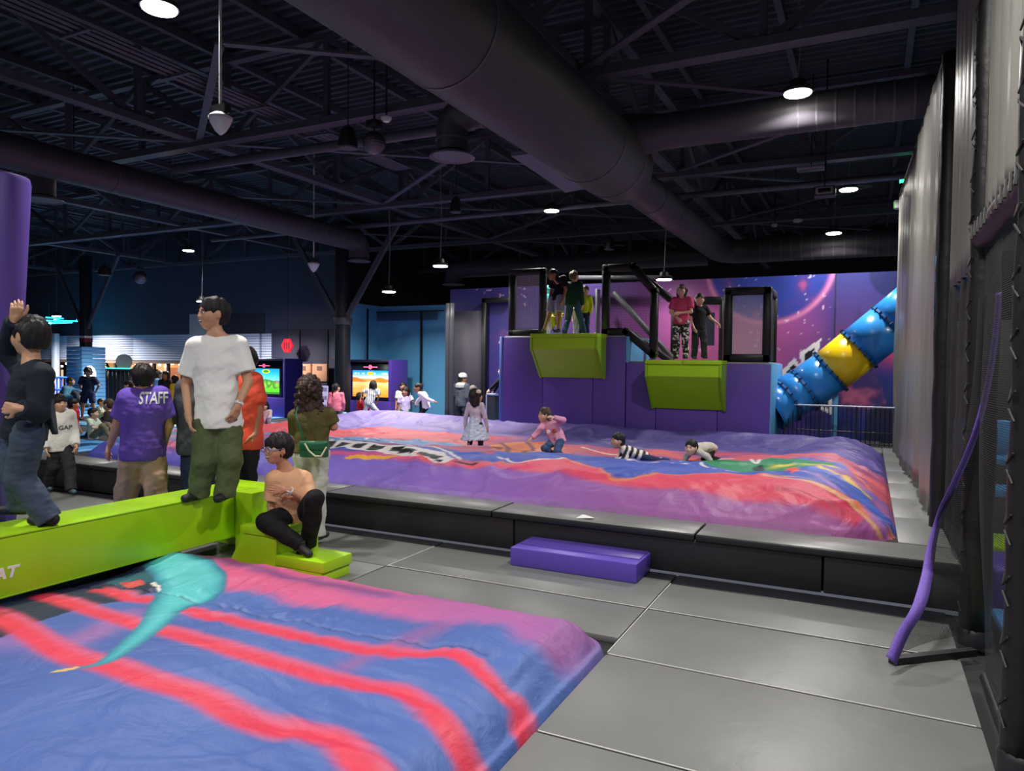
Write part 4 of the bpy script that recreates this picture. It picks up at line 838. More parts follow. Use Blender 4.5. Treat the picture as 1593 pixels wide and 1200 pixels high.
# ================================================================ mural wall (printed)
MY = 15.1
def mural_paint(x, z):
    M = lambda pts: [(aty(p[0], p[1], MY).x, aty(p[0], p[1], MY).z) for p in pts]
    n1 = fbm(x, z, 61, 4, .6); n2 = fbm(x, z, 62, 5, 1.8); n3 = fbm(x * .5, z * 2, 63, 4, 1.4)
    s = np.interp(x, [p[0] for p in M([(700, 550), (800, 550), (930, 550), (1060, 550), (1200, 550), (1300, 550), (1400, 550)])], [0, .1, .45, .8, .85, .3, .15]) + .15 * n1
    C = ramp(np.clip(s, 0, 1), [(0, (44, 46, 112)), (.3, (70, 52, 122)), (.6, (140, 72, 140)), (1, (200, 96, 152))]).copy()
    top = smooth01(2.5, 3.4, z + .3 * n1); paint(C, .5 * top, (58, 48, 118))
    # nebula at left
    d = np.hypot(x - M([(775, 500)])[0][0], (z - M([(775, 500)])[0][1]) * 1.6); paint(C, .7 * np.exp(-(d / .55) ** 2) * smooth01(-.1, .5, n2), (170, 60, 90))
    # big planet
    c = M([(1196, 408)])[0]; rr = abs(M([(1300, 408)])[0][0] - c[0]); d = np.hypot(x - c[0], z - c[1]); ins = d < rr
    P = ramp(np.clip(.5 + .6 * n2, 0, 1), [(0, (34, 44, 118)), (.6, (46, 62, 150)), (.8, (70, 60, 140)), (1, (190, 84, 120))])
    C[ins] = P[ins]; paint(C, ins * smooth01(rr * .90, rr, d) * .8, (176, 92, 150))
    paint(C, .8 * np.exp(-((d - rr) / .04) ** 2), (214, 130, 170))
    # right panel: deep blue with darker planet, spire and rocky foot
    edge = M([(1300, 500)])[0][0]; R_ = x > edge
    G = ramp(np.clip((z - .4) / 3.0 + .08 * n1, 0, 1), [(0, (30, 38, 96)), (.35, (36, 48, 118)), (.6, (110, 56, 110)), (.7, (84, 58, 116)), (1, (52, 52, 116))]); C[R_] = G[R_]
    c = M([(1395, 425)])[0]; d = np.hypot(x - c[0], z - c[1]); paint(C, (d < .45) * .9, (34, 38, 84))
    paint(C, .7 * np.exp(-(np.hypot((x - M([(1393, 545)])[0][0]) * .8, z - M([(1393, 545)])[0][1]) / .25) ** 2), (210, 70, 100))
    sp_ = inpoly(x, z, M([(1336, 474), (1344, 505), (1352, 560), (1372, 600), (1385, 660), (1300, 640), (1322, 520)])); paint(C, sp_ * .6, (66, 44, 92)); paint(C, sp_ * smooth01(.1, .5, n2), (180, 92, 128))
    lower = smooth01(M([(1250, 622)])[0][1], M([(1250, 650)])[0][1], z + .15 * n1); paint(C, lower * .85, (36, 50, 126)); paint(C, lower * smooth01(.15, .5, n3) * .6, (92, 110, 190)); paint(C, lower * smooth01(.0, .4, -n2) * .6, (18, 24, 66))
    rk = inpoly(x, z, M([(1350, 640), (1375, 630), (1400, 655), (1400, 700), (1340, 700)])); paint(C, rk * .85, (22, 24, 50))
    paint(C, .8 * (fbm(x, z, 64, 2, 16) > .62) * (~R_) * smooth01(-.1, .3, n2), (225, 190, 215))
    # large black letter shapes with pale outline, behind the slide
    for pp in [[(1216, 577), (1236, 557), (1242, 566), (1246, 566), (1244, 549), (1278, 526), (1268, 562), (1290, 600), (1262, 610), (1230, 600), (1216, 608)], [(1258, 622), (1276, 607), (1282, 618), (1297, 610), (1296, 646), (1264, 632)]]:
        paint(C, inpoly(x, z, M(pp)), (226, 222, 226)); q_ = np.array(M(pp)); ctr = q_.mean(0)
        paint(C, inpoly(x, z, q_) & (dpoly(x, z, [tuple(a) for a in q_] + [tuple(q_[0])]) > .075), (20, 20, 26))
    return C
mx0, mx1, mz0, mz1 = aty(700, 500, MY).x, 0.62, .30, aty(1200, 430, MY).z
nx, nz = 330, 120; X_, Z_ = np.meshgrid(np.linspace(mx0, mx1, nx + 1), np.linspace(mz0, mz1, nz + 1)); xx, zz = X_.ravel(), Z_.ravel(); i_ = np.arange(len(xx)).reshape(nz + 1, nx + 1)
mw_ = tag(box('wall_mural', mx0, mx1, MY + .01, MY + .25, 0.0, mz1, BLACKW), 'partition wall printed with planets and pink clouds', kind='structure')
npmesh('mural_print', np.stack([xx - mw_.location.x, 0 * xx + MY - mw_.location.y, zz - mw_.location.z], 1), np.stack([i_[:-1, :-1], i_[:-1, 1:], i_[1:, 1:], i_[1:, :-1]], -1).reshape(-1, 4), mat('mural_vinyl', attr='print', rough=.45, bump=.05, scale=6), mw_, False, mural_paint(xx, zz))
box('corner_joint', aty(1299, 500, MY).x - .012, aty(1299, 500, MY).x + .012, MY - .02, MY, .30, mz1, mat('joint_dark', (34, 34, 70), .6), mw_, off=mw_.location)
# ================================================================ tube slide
sl = empty('tube_slide', aty(1300, 690, 14.3), label='blue tube slide with one yellow section in front of the mural', cat='slide'); so = sl.location
ax = [aty(1196, 640, 13.95), aty(1222, 622, 14.1), aty(1250, 607, 14.25), aty(1292, 578, 14.3), aty(1336, 543, 14.32), aty(1384, 505, 14.34), aty(1432, 466, 14.36), aty(1484, 424, 14.38), aty(1540, 400, 14.4)]
SR = .40; YEL = mat('yellow_plastic', (246, 206, 20), .28, coat=.3); BLU = mat('blue_plastic', (44, 138, 216), .28, coat=.3); RING = mat('blue_flange', (26, 92, 150), .4)
for i in range(len(ax) - 1):
    a, b = ax[i] - so, ax[i + 1] - so; d = (b - a).normalized()
    tube('section', [a + d * .015, (a + b) / 2, b - d * .015], SR, YEL if i == 3 else BLU, sl, 36, False).modifiers.new('thickness', 'SOLIDIFY').thickness = .012
    if i: 
        dm = ((ax[i + 1] - ax[i]).normalized() + (ax[i] - ax[i - 1]).normalized()).normalized()
        tube('flange', [a - dm * .022, a - dm * .02, a + dm * .02, a + dm * .022], [SR - .01, SR + .035, SR + .035, SR - .01], RING, sl, 36, False)
        u_ = dm.cross(Vector((0, 0, 1))).normalized(); v_ = u_.cross(dm)
        for k in range(20):
            t = 2 * math.pi * k / 20; c = a + (u_ * math.cos(t) + v_ * math.sin(t)) * (SR + .04); tube('bolt', [c - dm * .03, c + dm * .03], .014, mat('bolt_dark', (20, 40, 70), .4), sl, 6)
pe = aty(1535, 440, 14.4); bar('support_post', Vector((pe.x, 14.4, 0.0)) - so, pe - so, .10, .10, SKYB, sl, .012)
pz = aty(1300, 600, 14.3); bar('support_post', Vector((pz.x, 14.3, PZ)) - so, pz - so, .10, .10, SKYB, sl, .012); box('support_cap', pz.x - .08, pz.x + .08, 14.22, 14.38, pz.z, pz.z + .05, mat('grey_rail'), sl, .006, 1, so)
fn = empty('metal_fence', (aty(1300, 690, 13.75).x, 13.75, PZ), label='low black bar fence with pale top rail under the slide', cat='fence'); f0 = fn.location
fx0, fx1 = aty(1219, 690, 13.75).x, .42; zt = aty(1300, 632, 13.75).z; zm = aty(1300, 671, 13.75).z
tube('top_rail', [(fx0 - f0.x, 0, zt - f0.z), (fx1 - f0.x, 0, zt - f0.z)], .016, mat('pale_rail', (170, 176, 196), .4), fn, 8)
for z in (zm, PZ + .04): tube('rail', [(fx0 - f0.x, 0, z - f0.z), (fx1 - f0.x, 0, z - f0.z)], .011, BLACKV, fn, 8)
nbar = 24
for k in range(nbar + 1): x = fx0 + (fx1 - fx0) * k / nbar; tube('bar', [(x - f0.x, 0, 0.01), (x - f0.x, 0, zt - f0.z)], .009 if k % 8 else .02, BLACKV, fn, 6)
# ================================================================ blue wall alcove and game kiosks
BWY = 16.4
bw = tag(box('wall_alcove', aty(588, 560, BWY).x, aty(693, 560, BWY).x, BWY, BWY + .2, -.01, aty(640, 476, BWY).z, SKYB), 'light blue padded alcove wall', kind='structure'); xb0 = aty(588, 560, BWY).x; zb1 = aty(640, 476, BWY).z
box('return_wall', xb0 - .15, xb0, 14.75, BWY + .2, -.01, zb1 + .02, SKYB, bw, off=bw.location)
for px in (655,): bar('pole', Vector((aty(px, 560, BWY - .08).x, BWY - .08, .0)) - bw.location, Vector((aty(px, 560, BWY - .08).x, BWY - .08, zb1 - .15)) - bw.location, .045, .045, BLACKP, bw)
bar('pole', Vector((aty(567, 560, 15.6).x + .1, 15.6, 1.7)) - bw.location, Vector((aty(567, 560, 15.6).x + .1, 15.6, zb1 - .12)) - bw.location, .04, .04, BLACKP, bw)
bar('top_cable', Vector((xb0 + .02, BWY - .1, zb1 - .16)) - bw.location, Vector((aty(693, 560, BWY).x, BWY - .1, zb1 - .16)) - bw.location, .03, .03, BLACKP, bw)
sheet('net_strip', lambda u, v: (xb0 + .02 + u * 2.0 - bw.location.x, BWY - .1 - bw.location.y, zb1 - .40 + v * .24 - bw.location.z), 1, 1, net_mat('strip_net', (30, 30, 34), .03, .3), bw, False, uvs=(2.0, .24))
box('foot_pad', xb0 + .02, aty(693, 560, BWY).x, BWY - .12, BWY, .0, .14, PURPLEP, bw, .01, 1, bw.location)
# black post and dark doorway panel between the blue wall and the tower
dk = empty('curtain_wall', (aty(698, 600, 14.0).x, 14.0, PZ), label='tall black curtain post between the blue wall and dark door', cat='curtain'); d0 = dk.location
sheet('cloth', lambda u, v: (aty(693, 600, 14.0).x + u * .19 - d0.x, 14.0 + .03 * math.sin(u * 14) - d0.y, PZ + v * (aty(698, 472, 14).z - PZ) - d0.z), 16, 8, mat('dim_curtain', (52, 52, 56), .5, bump=.4, scale=7, stretch=(1, 1, .25)), dk, True, .05)
dd = empty('dark_door', (aty(733, 600, 14.98).x, 14.98, PZ), label='dark charcoal door panel beside the mural', cat='door'); d1 = dd.location
box('panel', aty(707, 600, 14.98).x, aty(750, 600, 14.98).x, 14.95, 15.02, PZ, aty(730, 484, 14.98).z, mat('charcoal_door', (58, 54, 66), .6, bump=.1, scale=4), dd, .01, 1, d1)
for px in (753, ): box('jamb', aty(px, 600, 14.98).x - .05, aty(px, 600, 14.98).x + .07, 14.9, 15.02, PZ, aty(px, 466, 14.98).z, BLACKP, dd, .015, 1, d1)
box('header', aty(750, 600, 14.98).x, aty(792, 600, 14.98).x, 14.9, 15.02, aty(760, 472, 14.98).z, aty(760, 464, 14.98).z, BLACKP, dd, .015, 1, d1)
sg = empty('net_gate', (aty(768, 640, 13.6).x, 13.6, PZ), label='low black net gate with pale top rail beside the tower', cat='gate'); g0 = sg.location
box('net_sheet', aty(757, 640, 13.6).x, aty(778, 640, 13.6).x, 13.59, 13.61, PZ, aty(768, 616, 13.6).z, mat('gate_black', (40, 42, 44), .6, bump=.4, scale=12, stretch=(1, 1, .2)), sg, off=g0); tube('top_rail', [Vector((aty(757, 640, 13.6).x, 13.6, aty(768, 614, 13.6).z)) - g0, Vector((aty(779, 640, 13.6).x, 13.6, aty(768, 614, 13.6).z)) - g0], .025, mat('pale_rail'), sg, 8)
tube('end_bar', [Vector((aty(757, 640, 13.6).x, 13.6, PZ)) - g0, Vector((aty(757, 640, 13.6).x, 13.6, aty(768, 614, 13.6).z)) - g0], .02, mat('pale_rail'), sg, 8)
KNAV = mat('kiosk_navy', (34, 28, 62), .45); KPUR = mat('kiosk_purple', (84, 58, 160), .45, bump=.08, scale=6)
def screen_mesh(name, x0, x1, y, z0, z1, fn, parent, off, power):
    nx, nz = 110, 80; U, W_ = np.meshgrid(np.linspace(0, 1, nx + 1), np.linspace(0, 1, nz + 1)); u, v = U.ravel(), W_.ravel(); i = np.arange(len(u)).reshape(nz + 1, nx + 1)
    C = fn(u, v); m_ = mat('screen_' + name, attr='print', rough=.3, emit=(255, 255, 255), power=power)
    return npmesh('screen', np.stack([x0 + u * (x1 - x0) - off[0], 0 * u + y - off[1], z0 + v * (z1 - z0) - off[2]], 1), np.stack([i[:-1, :-1], i[:-1, 1:], i[1:, 1:], i[1:, :-1]], -1).reshape(-1, 4), m_, parent, False, C)
def desert(u, v):
    n = fbm(u, v * 2, 71, 3, 5); C = ramp(v, [(0, (214, 132, 40)), (.5, (250, 200, 120)), (.66, (230, 150, 60)), (.72, (232, 240, 245)), (.86, (90, 190, 240)), (1, (30, 140, 220))]).copy()
    hill = v < .66 + .07 * np.sin(u * 9 + 1) + .03 * n; C[hill & (v > .5)] = linv((206, 130, 46)); sand = v < .55 + .03 * n; C[sand] = ramp(np.clip(v[sand] / .55 + .15 * n[sand], 0, 1), [(0, (222, 140, 40)), (.6, (244, 180, 90)), (1, (250, 214, 150))])
    paint(C, np.exp(-(((u - .5 - .1 * (v - .3)) / .12) ** 2)) * .5 * (v < .6), (255, 236, 190))
    for cx, wd in ((.08, .03), (.17, .02), (.3, .03), (.86, .05), (.94, .03), (.62, .02)): paint(C, (np.abs(u - cx) < wd) & (np.abs(v - .88) < .025), (255, 255, 255))
    paint(C, ((np.abs(u - .5) / .09) ** 2 + ((v - .89) / .06) ** 2) < 1, (236, 190, 40)); return C
def meadow(u, v):
    n = fbm(u, v, 72, 3, 6); C = ramp(v, [(0, (60, 180, 40)), (.25, (110, 210, 60)), (.5, (130, 220, 190)), (.75, (60, 200, 225)), (1, (20, 150, 210))]).copy()
    for cx, cy, r_ in ((.15, .3, .16), (.35, .34, .15), (.55, .36, .17), (.75, .33, .15), (.92, .36, .14), (.25, .4, .1), (.66, .43, .1)): d = np.hypot(u - cx, (v - cy) * .75); C[d < r_] = ramp(np.clip(d[d < r_] / r_ + .2 * n[d < r_], 0, 1), [(0, (150, 205, 70)), (1, (40, 120, 40))])
    C[(v < .24 + .02 * np.sin(u * 20))] = linv((92, 200, 40)); paint(C, (v < .08) * .8, (40, 100, 30)); paint(C, ((np.abs(u - .56) / .13) ** 2 + ((v - .89) / .08) ** 2) < 1, (230, 220, 40)); paint(C, ((np.abs(u - .56) / .09) ** 2 + ((v - .89) / .05) ** 2) < 1, (60, 150, 30)); paint(C, np.hypot(u - .93, v - .5) < .04, (200, 80, 200)); return C
def kiosk(y, pxl, pxr, pxs, label, fn, sc, zt_px, scy, beh):
    xl_, xr_ = aty(pxl, 600, y).x, aty(pxr, 600, y).x; zt = aty(pxr, zt_px, y).z; e = empty('game_kiosk', ((xl_ + xr_) / 2, y + .3, 0), label=label, cat='game kiosk'); o_ = e.location
    dep = .75; sx0_, sx1_ = aty(sc[0], 600, y).x, aty(sc[1], 600, y).x; sz1, sz0 = aty(sc[1], scy[0], y).z, aty(sc[1], scy[1], y).z
    box('base', xl_, xr_, y, y + dep, 0.0, sz0 - .10, KPUR, e, .015, 2, o_); box('body', xl_ + .02, xr_ - .02, y + .15, y + dep, sz0 - .10, zt - .04, KNAV, e, .01, 1, o_)
    for a, b in ((xl_, xl_ + .09), (xr_ - .09, xr_)): box('side_panel', a, b, y + .01, y + dep, sz0 - .10, zt, KPUR, e, .015, 2, o_)
    box('hood', xl_ + .09, xr_ - .09, y + .0, y + dep, zt - .07, zt, KNAV, e, .012, 1, o_)
    box('bezel', sx0_ - .08, sx1_ + .08, y + .10, y + .15, sz0 - .09, zt - .075, mat('bezel_black', (14, 14, 20), .3), e, .006, 1, o_)
    screen_mesh(beh, sx0_, sx1_, y + .095, sz0, sz1, fn, e, o_, 1.0)
    xm = (sx0_ + sx1_) / 2; box('title_plate', xm - .22, xm + .22, y + .09, y + .099, sz1 + .07, sz1 + .10, mat('title_pink', (240, 120, 160), .4, emit=(255, 100, 150), power=1.0), e, off=o_)
    lathe('title_disc', [(.06, -.002), (.06, .004), (.01, .005)], mat('title_pink'), e, 16, Vector((xm, y + .086, sz1 + .085)) - o_).rotation_euler = (R(90), 0, 0)
kiosk(15.0, 538, 608, 628, 'game kiosk showing a golden desert beside the blue wall', desert, (545, 601), 560, (577, 619), 'desert')
kiosk(15.9, 379, 443, 460, 'game kiosk showing green meadow trees behind the orange shirt', meadow, (384, 431), 558, (574, 614), 'meadow')
# wooden lockers and lilac poster on the navy wall
lk = empty('wooden_locker', aty(486, 600, 18.5), label='pale wooden locker doors on the navy wall', cat='locker'); l0 = lk.location
for a, b in ((462, 485), (487, 510)):
    p0, p1 = aty(a, 566, 18.5), aty(b, 594, 18.5); box('door', p0.x, p1.x, 18.45, 18.55, p1.z, p0.z, mat('pale_wood', (222, 158, 120), .6, bump=.1, scale=8), lk, .01, 1, l0)
    box('label_plate', (p0.x + p1.x) / 2 - .1, (p0.x + p1.x) / 2 + .1, 18.44, 18.449, p0.z - .22, p0.z - .08, mat('brown_label', (140, 96, 80), .6), lk, off=l0)
box('cabinet_base', aty(462, 600, 18.5).x, aty(510, 600, 18.5).x, 18.46, 18.6, -.01, aty(486, 595, 18.5).z, KNAV, lk, off=l0)
p0, p1 = aty(494, 600, 18.4), aty(510, 645, 18.4); ps = empty('lilac_poster', ((p0.x + p1.x) / 2, 18.4, p1.z), label='lilac notice poster on the navy wall behind the curly hair', cat='poster'); q0 = ps.location
box('sheet', p0.x, p1.x, 18.42, 18.44, p1.z, p0.z, mat('lilac_paper', (176, 170, 214), .6), ps, off=q0)
for k in range(3): box('print_block', p0.x + .08, p1.x - .08, 18.41, 18.419, p0.z - .18 - k * .28, p0.z - .06 - k * .28, mat('print_grey', (110, 106, 150), .6), ps, off=q0)
# black booth with cloud-shaped sign on the far left
bb = empty('photo_booth', aty(186, 640, 17.0), label='black curtained booth with cyan edge and cloud-shaped board', cat='booth'); b0 = bb.location
x0, x1 = aty(166, 600, 17.0).x, aty(206, 600, 17.0).x; zt = aty(186, 577, 17.0).z
sheet('curtain', lambda u, v: (x0 + u * (x1 - x0) - b0.x, 17.0 + .05 * math.sin(u * 40) - b0.y, v * zt - b0.z), 40, 4, mat('booth_black', (24, 24, 30), .6), bb, True, .02)
box('roof', x0 - .05, x1 + .05, 16.95, 18.0, zt, zt + .06, BLACKW, bb, off=b0); box('light_strip', x0 + .05, x1 - .05, 16.92, 16.949, zt + .07, zt + .11, mat('cyan_soft', (80, 230, 220), .5, emit=(60, 240, 220), power=1.5), bb, off=b0)
cl = [atd(193, 563, 18.6)]; V_, N = [], 48
for k in range(N):
    a = 2 * math.pi * k / N; rr = 1 + .06 * abs(math.sin(a * 6)); V_.append((.42 * rr * math.cos(a), 0, .27 * rr * math.sin(a)))
o = mesh('cloud_board', V_ + [(v[0], .04, v[2]) for v in V_], [tuple(range(N)), tuple(range(2 * N - 1, N - 1, -1))] + [(i, (i + 1) % N, N + (i + 1) % N, N + i) for i in range(N)], mat('board_grey', (150, 140, 142), .6), bb, False, Vector((aty(192, 563, 17.1).x, 17.1, aty(192, 563, 17.1).z)) - b0); o.scale = (1, 1, 1)
tube('board_post', [Vector((aty(192, 563, 17.16).x, 17.16, zt)) - b0, Vector((aty(192, 563, 17.16).x, 17.16, aty(192, 563, 17.16).z)) - b0], .025, BLACKW, bb, 8)
# blue rail in front of the shops
rf = empty('blue_railing', (aty(105, 640, 17.3).x, 17.3, 0), label='blue padded railing in front of the mall shops', cat='railing'); r1 = rf.location
xa, xb = aty(60, 620, 17.3).x, aty(165, 620, 17.3).x; zt = aty(110, 588, 17.3).z
for z in (zt, zt / 2): tube('rail', [(xa - r1.x, 0, z - r1.z), (xb - r1.x, 0, z - r1.z)], .04, mat('rail_blue', (40, 84, 190), .4), rf, 8)
for k in range(15): x = xa + (xb - xa) * k / 14; tube('post', [(x - r1.x, 0, .01), (x - r1.x, 0, zt - r1.z)], .03, mat('rail_blue'), rf, 8)
box('foot_pad', xa, xb, 17.15, 17.45, 0.0, .3, mat('rail_blue'), rf, .02, 1, r1)
# ================================================================ people: bodies grown from distance fields, clothes as shells over them
class Vox:
    def __init__(s, lo, hi, h):
        s.h = h; s.lo = np.asarray(lo, float) - 2 * h; n = np.ceil((np.asarray(hi, float) + 2 * h - s.lo) / h).astype(int) + 1
        s.n = n; s.F = np.full(tuple(n), 9.0, np.float32)
        s.ax = [(s.lo[i] + h * np.arange(n[i])).astype(np.float32) for i in range(3)]
    def block(s, lo, hi):
        a = np.clip(np.floor((lo - s.lo) / s.h).astype(int), 0, s.n - 1); b = np.clip(np.ceil((hi - s.lo) / s.h).astype(int) + 1, 1, s.n)
        sl = tuple(slice(a[i], max(b[i], a[i] + 1)) for i in range(3))
        return sl, s.ax[0][sl[0]][:, None, None], s.ax[1][sl[1]][None, :, None], s.ax[2][sl[2]][None, None, :]
    def put(s, sl, d, k, sub=False):
        f = s.F[sl]
        if sub: d = -d; hh = np.clip(.5 - .5 * (d - f) / -k, 0, 1) if False else np.clip(.5 - .5 * (f - d) / k, 0, 1); s.F[sl] = f + (d - f) * hh + k * hh * (1 - hh); return
        hh = np.clip(.5 + .5 * (f - d) / k, 0, 1); s.F[sl] = f + (d - f) * hh - k * hh * (1 - hh)
    def cone(s, p, q, r0, r1, k=.01, flat=None, sub=False):
        p, q = np.asarray(p, float), np.asarray(q, float); m = max(r0, r1) * (1.0 if flat is None else max(1, flat[1])) + k + 2 * s.h
        sl, X, Y, Z = s.block(np.minimum(p, q) - m, np.maximum(p, q) + m); d = q - p; L = float(d @ d) + 1e-9
        t = np.clip(((X - p[0]) * d[0] + (Y - p[1]) * d[1] + (Z - p[2]) * d[2]) / L, 0, 1)
        wx, wy, wz = X - p[0] - t * d[0], Y - p[1] - t * d[1], Z - p[2] - t * d[2]
        if flat is not None:
            a, sc = np.asarray(flat[0], float), flat[1]; c = (wx * a[0] + wy * a[1] + wz * a[2]) * (1 / sc - 1); wx, wy, wz = wx + a[0] * c, wy + a[1] * c, wz + a[2] * c
        s.put(sl, np.sqrt(wx * wx + wy * wy + wz * wz) - (r0 + (r1 - r0) * t), k, sub)
    def ell(s, c, ax, r, k=.01, sub=False):
        c = np.asarray(c, float); ax = np.asarray(ax, float); r = np.asarray(r, float); m = r.max() + k + 2 * s.h
        sl, X, Y, Z = s.block(c - m, c + m); X, Y, Z = X - c[0], Y - c[1], Z - c[2]
        q = [(X * ax[i][0] + Y * ax[i][1] + Z * ax[i][2]) for i in range(3)]
        n = np.sqrt(sum((q[i] / r[i]) ** 2 for i in range(3))); g = np.sqrt(sum((q[i] / r[i] ** 2) ** 2 for i in range(3))) + 1e-6
        s.put(sl, n * (n - 1) / g, k, sub)
    def cut(s, p, nrm, sel=None):
        """remove everything on the side the normal points to"""
        p, n = np.asarray(p, float), np.asarray(nrm, float)
        d = (s.ax[0] - p[0])[:, None, None] * n[0] + (s.ax[1] - p[1])[None, :, None] * n[1] + (s.ax[2] - p[2])[None, None, :] * n[2]
        s.F = np.maximum(s.F, d)
    def merge(s, o, k=.02):
        hh = np.clip(.5 + .5 * (s.F - o.F) / k, 0, 1); s.F = s.F + (o.F - s.F) * hh - k * hh * (1 - hh)
    def warp(s, amp, freq, seed=0, stretch=(1, 1, 1)):
        rs = np.random.RandomState(seed); X, Y, Z = s.ax[0][:, None, None] * stretch[0], s.ax[1][None, :, None] * stretch[1], s.ax[2][None, None, :] * stretch[2]; a = 0
        for k in range(5):
            v = rs.randn(3); v *= freq * (1 + .45 * k) / np.linalg.norm(v); a = a + np.sin(X * v[0] + Y * v[1] + Z * v[2] + rs.rand() * 6) / (1 + .5 * k)
        s.F = s.F + (amp * a / 2.2).astype(np.float32)
    def mesh(s):
        F = s.F; I = F < 0; nx, ny, nz = F.shape
        if not I.any(): return np.zeros((0, 3)), np.zeros((0, 4), int)
        cnt = np.zeros((nx - 1, ny - 1, nz - 1), np.int8)
        for a in (0, 1):
            for b in (0, 1):
                for c in (0, 1): cnt += I[a:nx - 1 + a, b:ny - 1 + b, c:nz - 1 + c]
        M = (cnt > 0) & (cnt < 8); ix, iy, iz = np.nonzero(M); idx = np.full(M.shape, -1, np.int32); idx[ix, iy, iz] = np.arange(len(ix))
        off = [(a, b, c) for a in (0, 1) for b in (0, 1) for c in (0, 1)]; val = np.stack([F[ix + a, iy + b, iz + c] for a, b, c in off], 1)
        P = np.zeros((len(ix), 3)); N = np.zeros(len(ix))
        for i in range(8):
            for j in range(i + 1, 8):
                df = [off[j][t] - off[i][t] for t in range(3)]
                if sum(map(abs, df)) != 1: continue
                va, vb = val[:, i], val[:, j]; m = (va < 0) != (vb < 0); t = np.where(m, va / np.where(m, va - vb, 1), 0)
                for ax in range(3): P[:, ax] += np.where(m, off[i][ax] + df[ax] * t, 0)
                N += m
        V = s.lo + s.h * (np.stack([ix, iy, iz], 1) + P / N[:, None]); Q = []
        for ax in range(3):
            u, v = [(1, 2), (2, 0), (0, 1)][ax]
            sa = [slice(None)] * 3; sb = [slice(None)] * 3; sa[ax] = slice(0, -1); sb[ax] = slice(1, None)
            E_ = I[tuple(sa)] != I[tuple(sb)]; e = np.array(np.nonzero(E_)).T
            e = e[(e[:, u] > 0) & (e[:, v] > 0) & (e[:, u] < F.shape[u] - 1) & (e[:, v] < F.shape[v] - 1)]
            du = np.zeros(3, int); du[u] = 1; dv = np.zeros(3, int); dv[v] = 1
            g = lambda a: idx[a[:, 0], a[:, 1], a[:, 2]]
            q = np.stack([g(e - du - dv), g(e - dv), g(e), g(e - du)], 1); fl = ~I[e[:, 0], e[:, 1], e[:, 2]]; q[fl] = q[fl][:, ::-1]; Q.append(q)
        Q = np.concatenate(Q); return V, Q[(Q >= 0).all(1)]
def nrm(v): v = np.asarray(v, float); return v / (np.linalg.norm(v) + 1e-9)
def orth(v, d): v = np.asarray(v, float); return nrm(v - d * (v @ d))
A = lambda v: np.array(v, float)
def pose(px, py, z, H, face, dep=None, **over):
    """joints of a person standing at pixel (px, py) of a surface at height z, facing the compass angle face (degrees, 0 = +x, 90 = +y).
    A joint can be overridden by (left, forward, up) in units of H, or by (px, py, depth offset) with px beyond 5."""
    b = A(atz(px, py, z)) if dep is None else A(atd(px, py, dep))
    f = A((math.cos(R(face)), math.sin(R(face)), 0)); l = A((-f[1], f[0], 0)); u = A((0, 0, 1))
    D = dict(pel=(0, 0, .53), chest=(0, 0, .70), neck=(0, -.005, .825), head=(0, .012, .925), look=None,
             shL=(.108, -.005, .800), elL=(.135, -.02, .635), wrL=(.135, .04, .485), shR=(-.108, -.005, .800), elR=(-.135, -.02, .635), wrR=(-.135, .04, .485),
             hipL=(.052, 0, .515), knL=(.060, .015, .285), anL=(.066, -.015, .045), hipR=(-.052, 0, .515), knR=(-.060, .015, .285), anR=(-.066, -.015, .045))
    D.update(over); v0 = A(ray(796.5, 600)); dep0 = float((b - A((0, 0, EYE))) @ (CR @ A((0, 0, -1)))); J = {}
    for k, t in D.items():
        if t is None or k in ('look', 'hdL', 'hdR', 'toL', 'toR', 'up'): 
            if t is not None: J[k] = nrm(l * t[0] + f * t[1] + u * t[2])
            continue
        if abs(t[0]) > 5: J[k] = A(atd(t[0], t[1], dep0 + (t[2] if len(t) > 2 else 0)))
        else: J[k] = b + H * (l * t[0] + f * t[1] + u * t[2])
    J.setdefault('look', f); J.setdefault('up', u); J.setdefault('toL', f); J.setdefault('toR', f); J['base'] = b; J['H'] = H; J['f'] = f; J['l'] = l
    return J
def vdir(right, away, up=0.0):
    """a direction told as the photograph sees it: to its right, away from it, up"""
    return nrm(A((.8961, .4439, 0)) * right + A((-.4439, .8961, 0)) * away + A((0, 0, up)))
def stand(px, top, dep, z, face, **over):
    """pose() for someone whose head top shows at pixel (px, top) at that depth, standing on height z"""
    p = atd(px, top, dep); H = p.z - z; d = ray(px, top); t = Vector((p.x, p.y, z))
    q = CAMROT.transposed() @ (t - Vector((0, 0, EYE))); return pose(796.5 + FPX * q.x / -q.z, 600 - FPX * q.y / -q.z, z, H, face, **over)
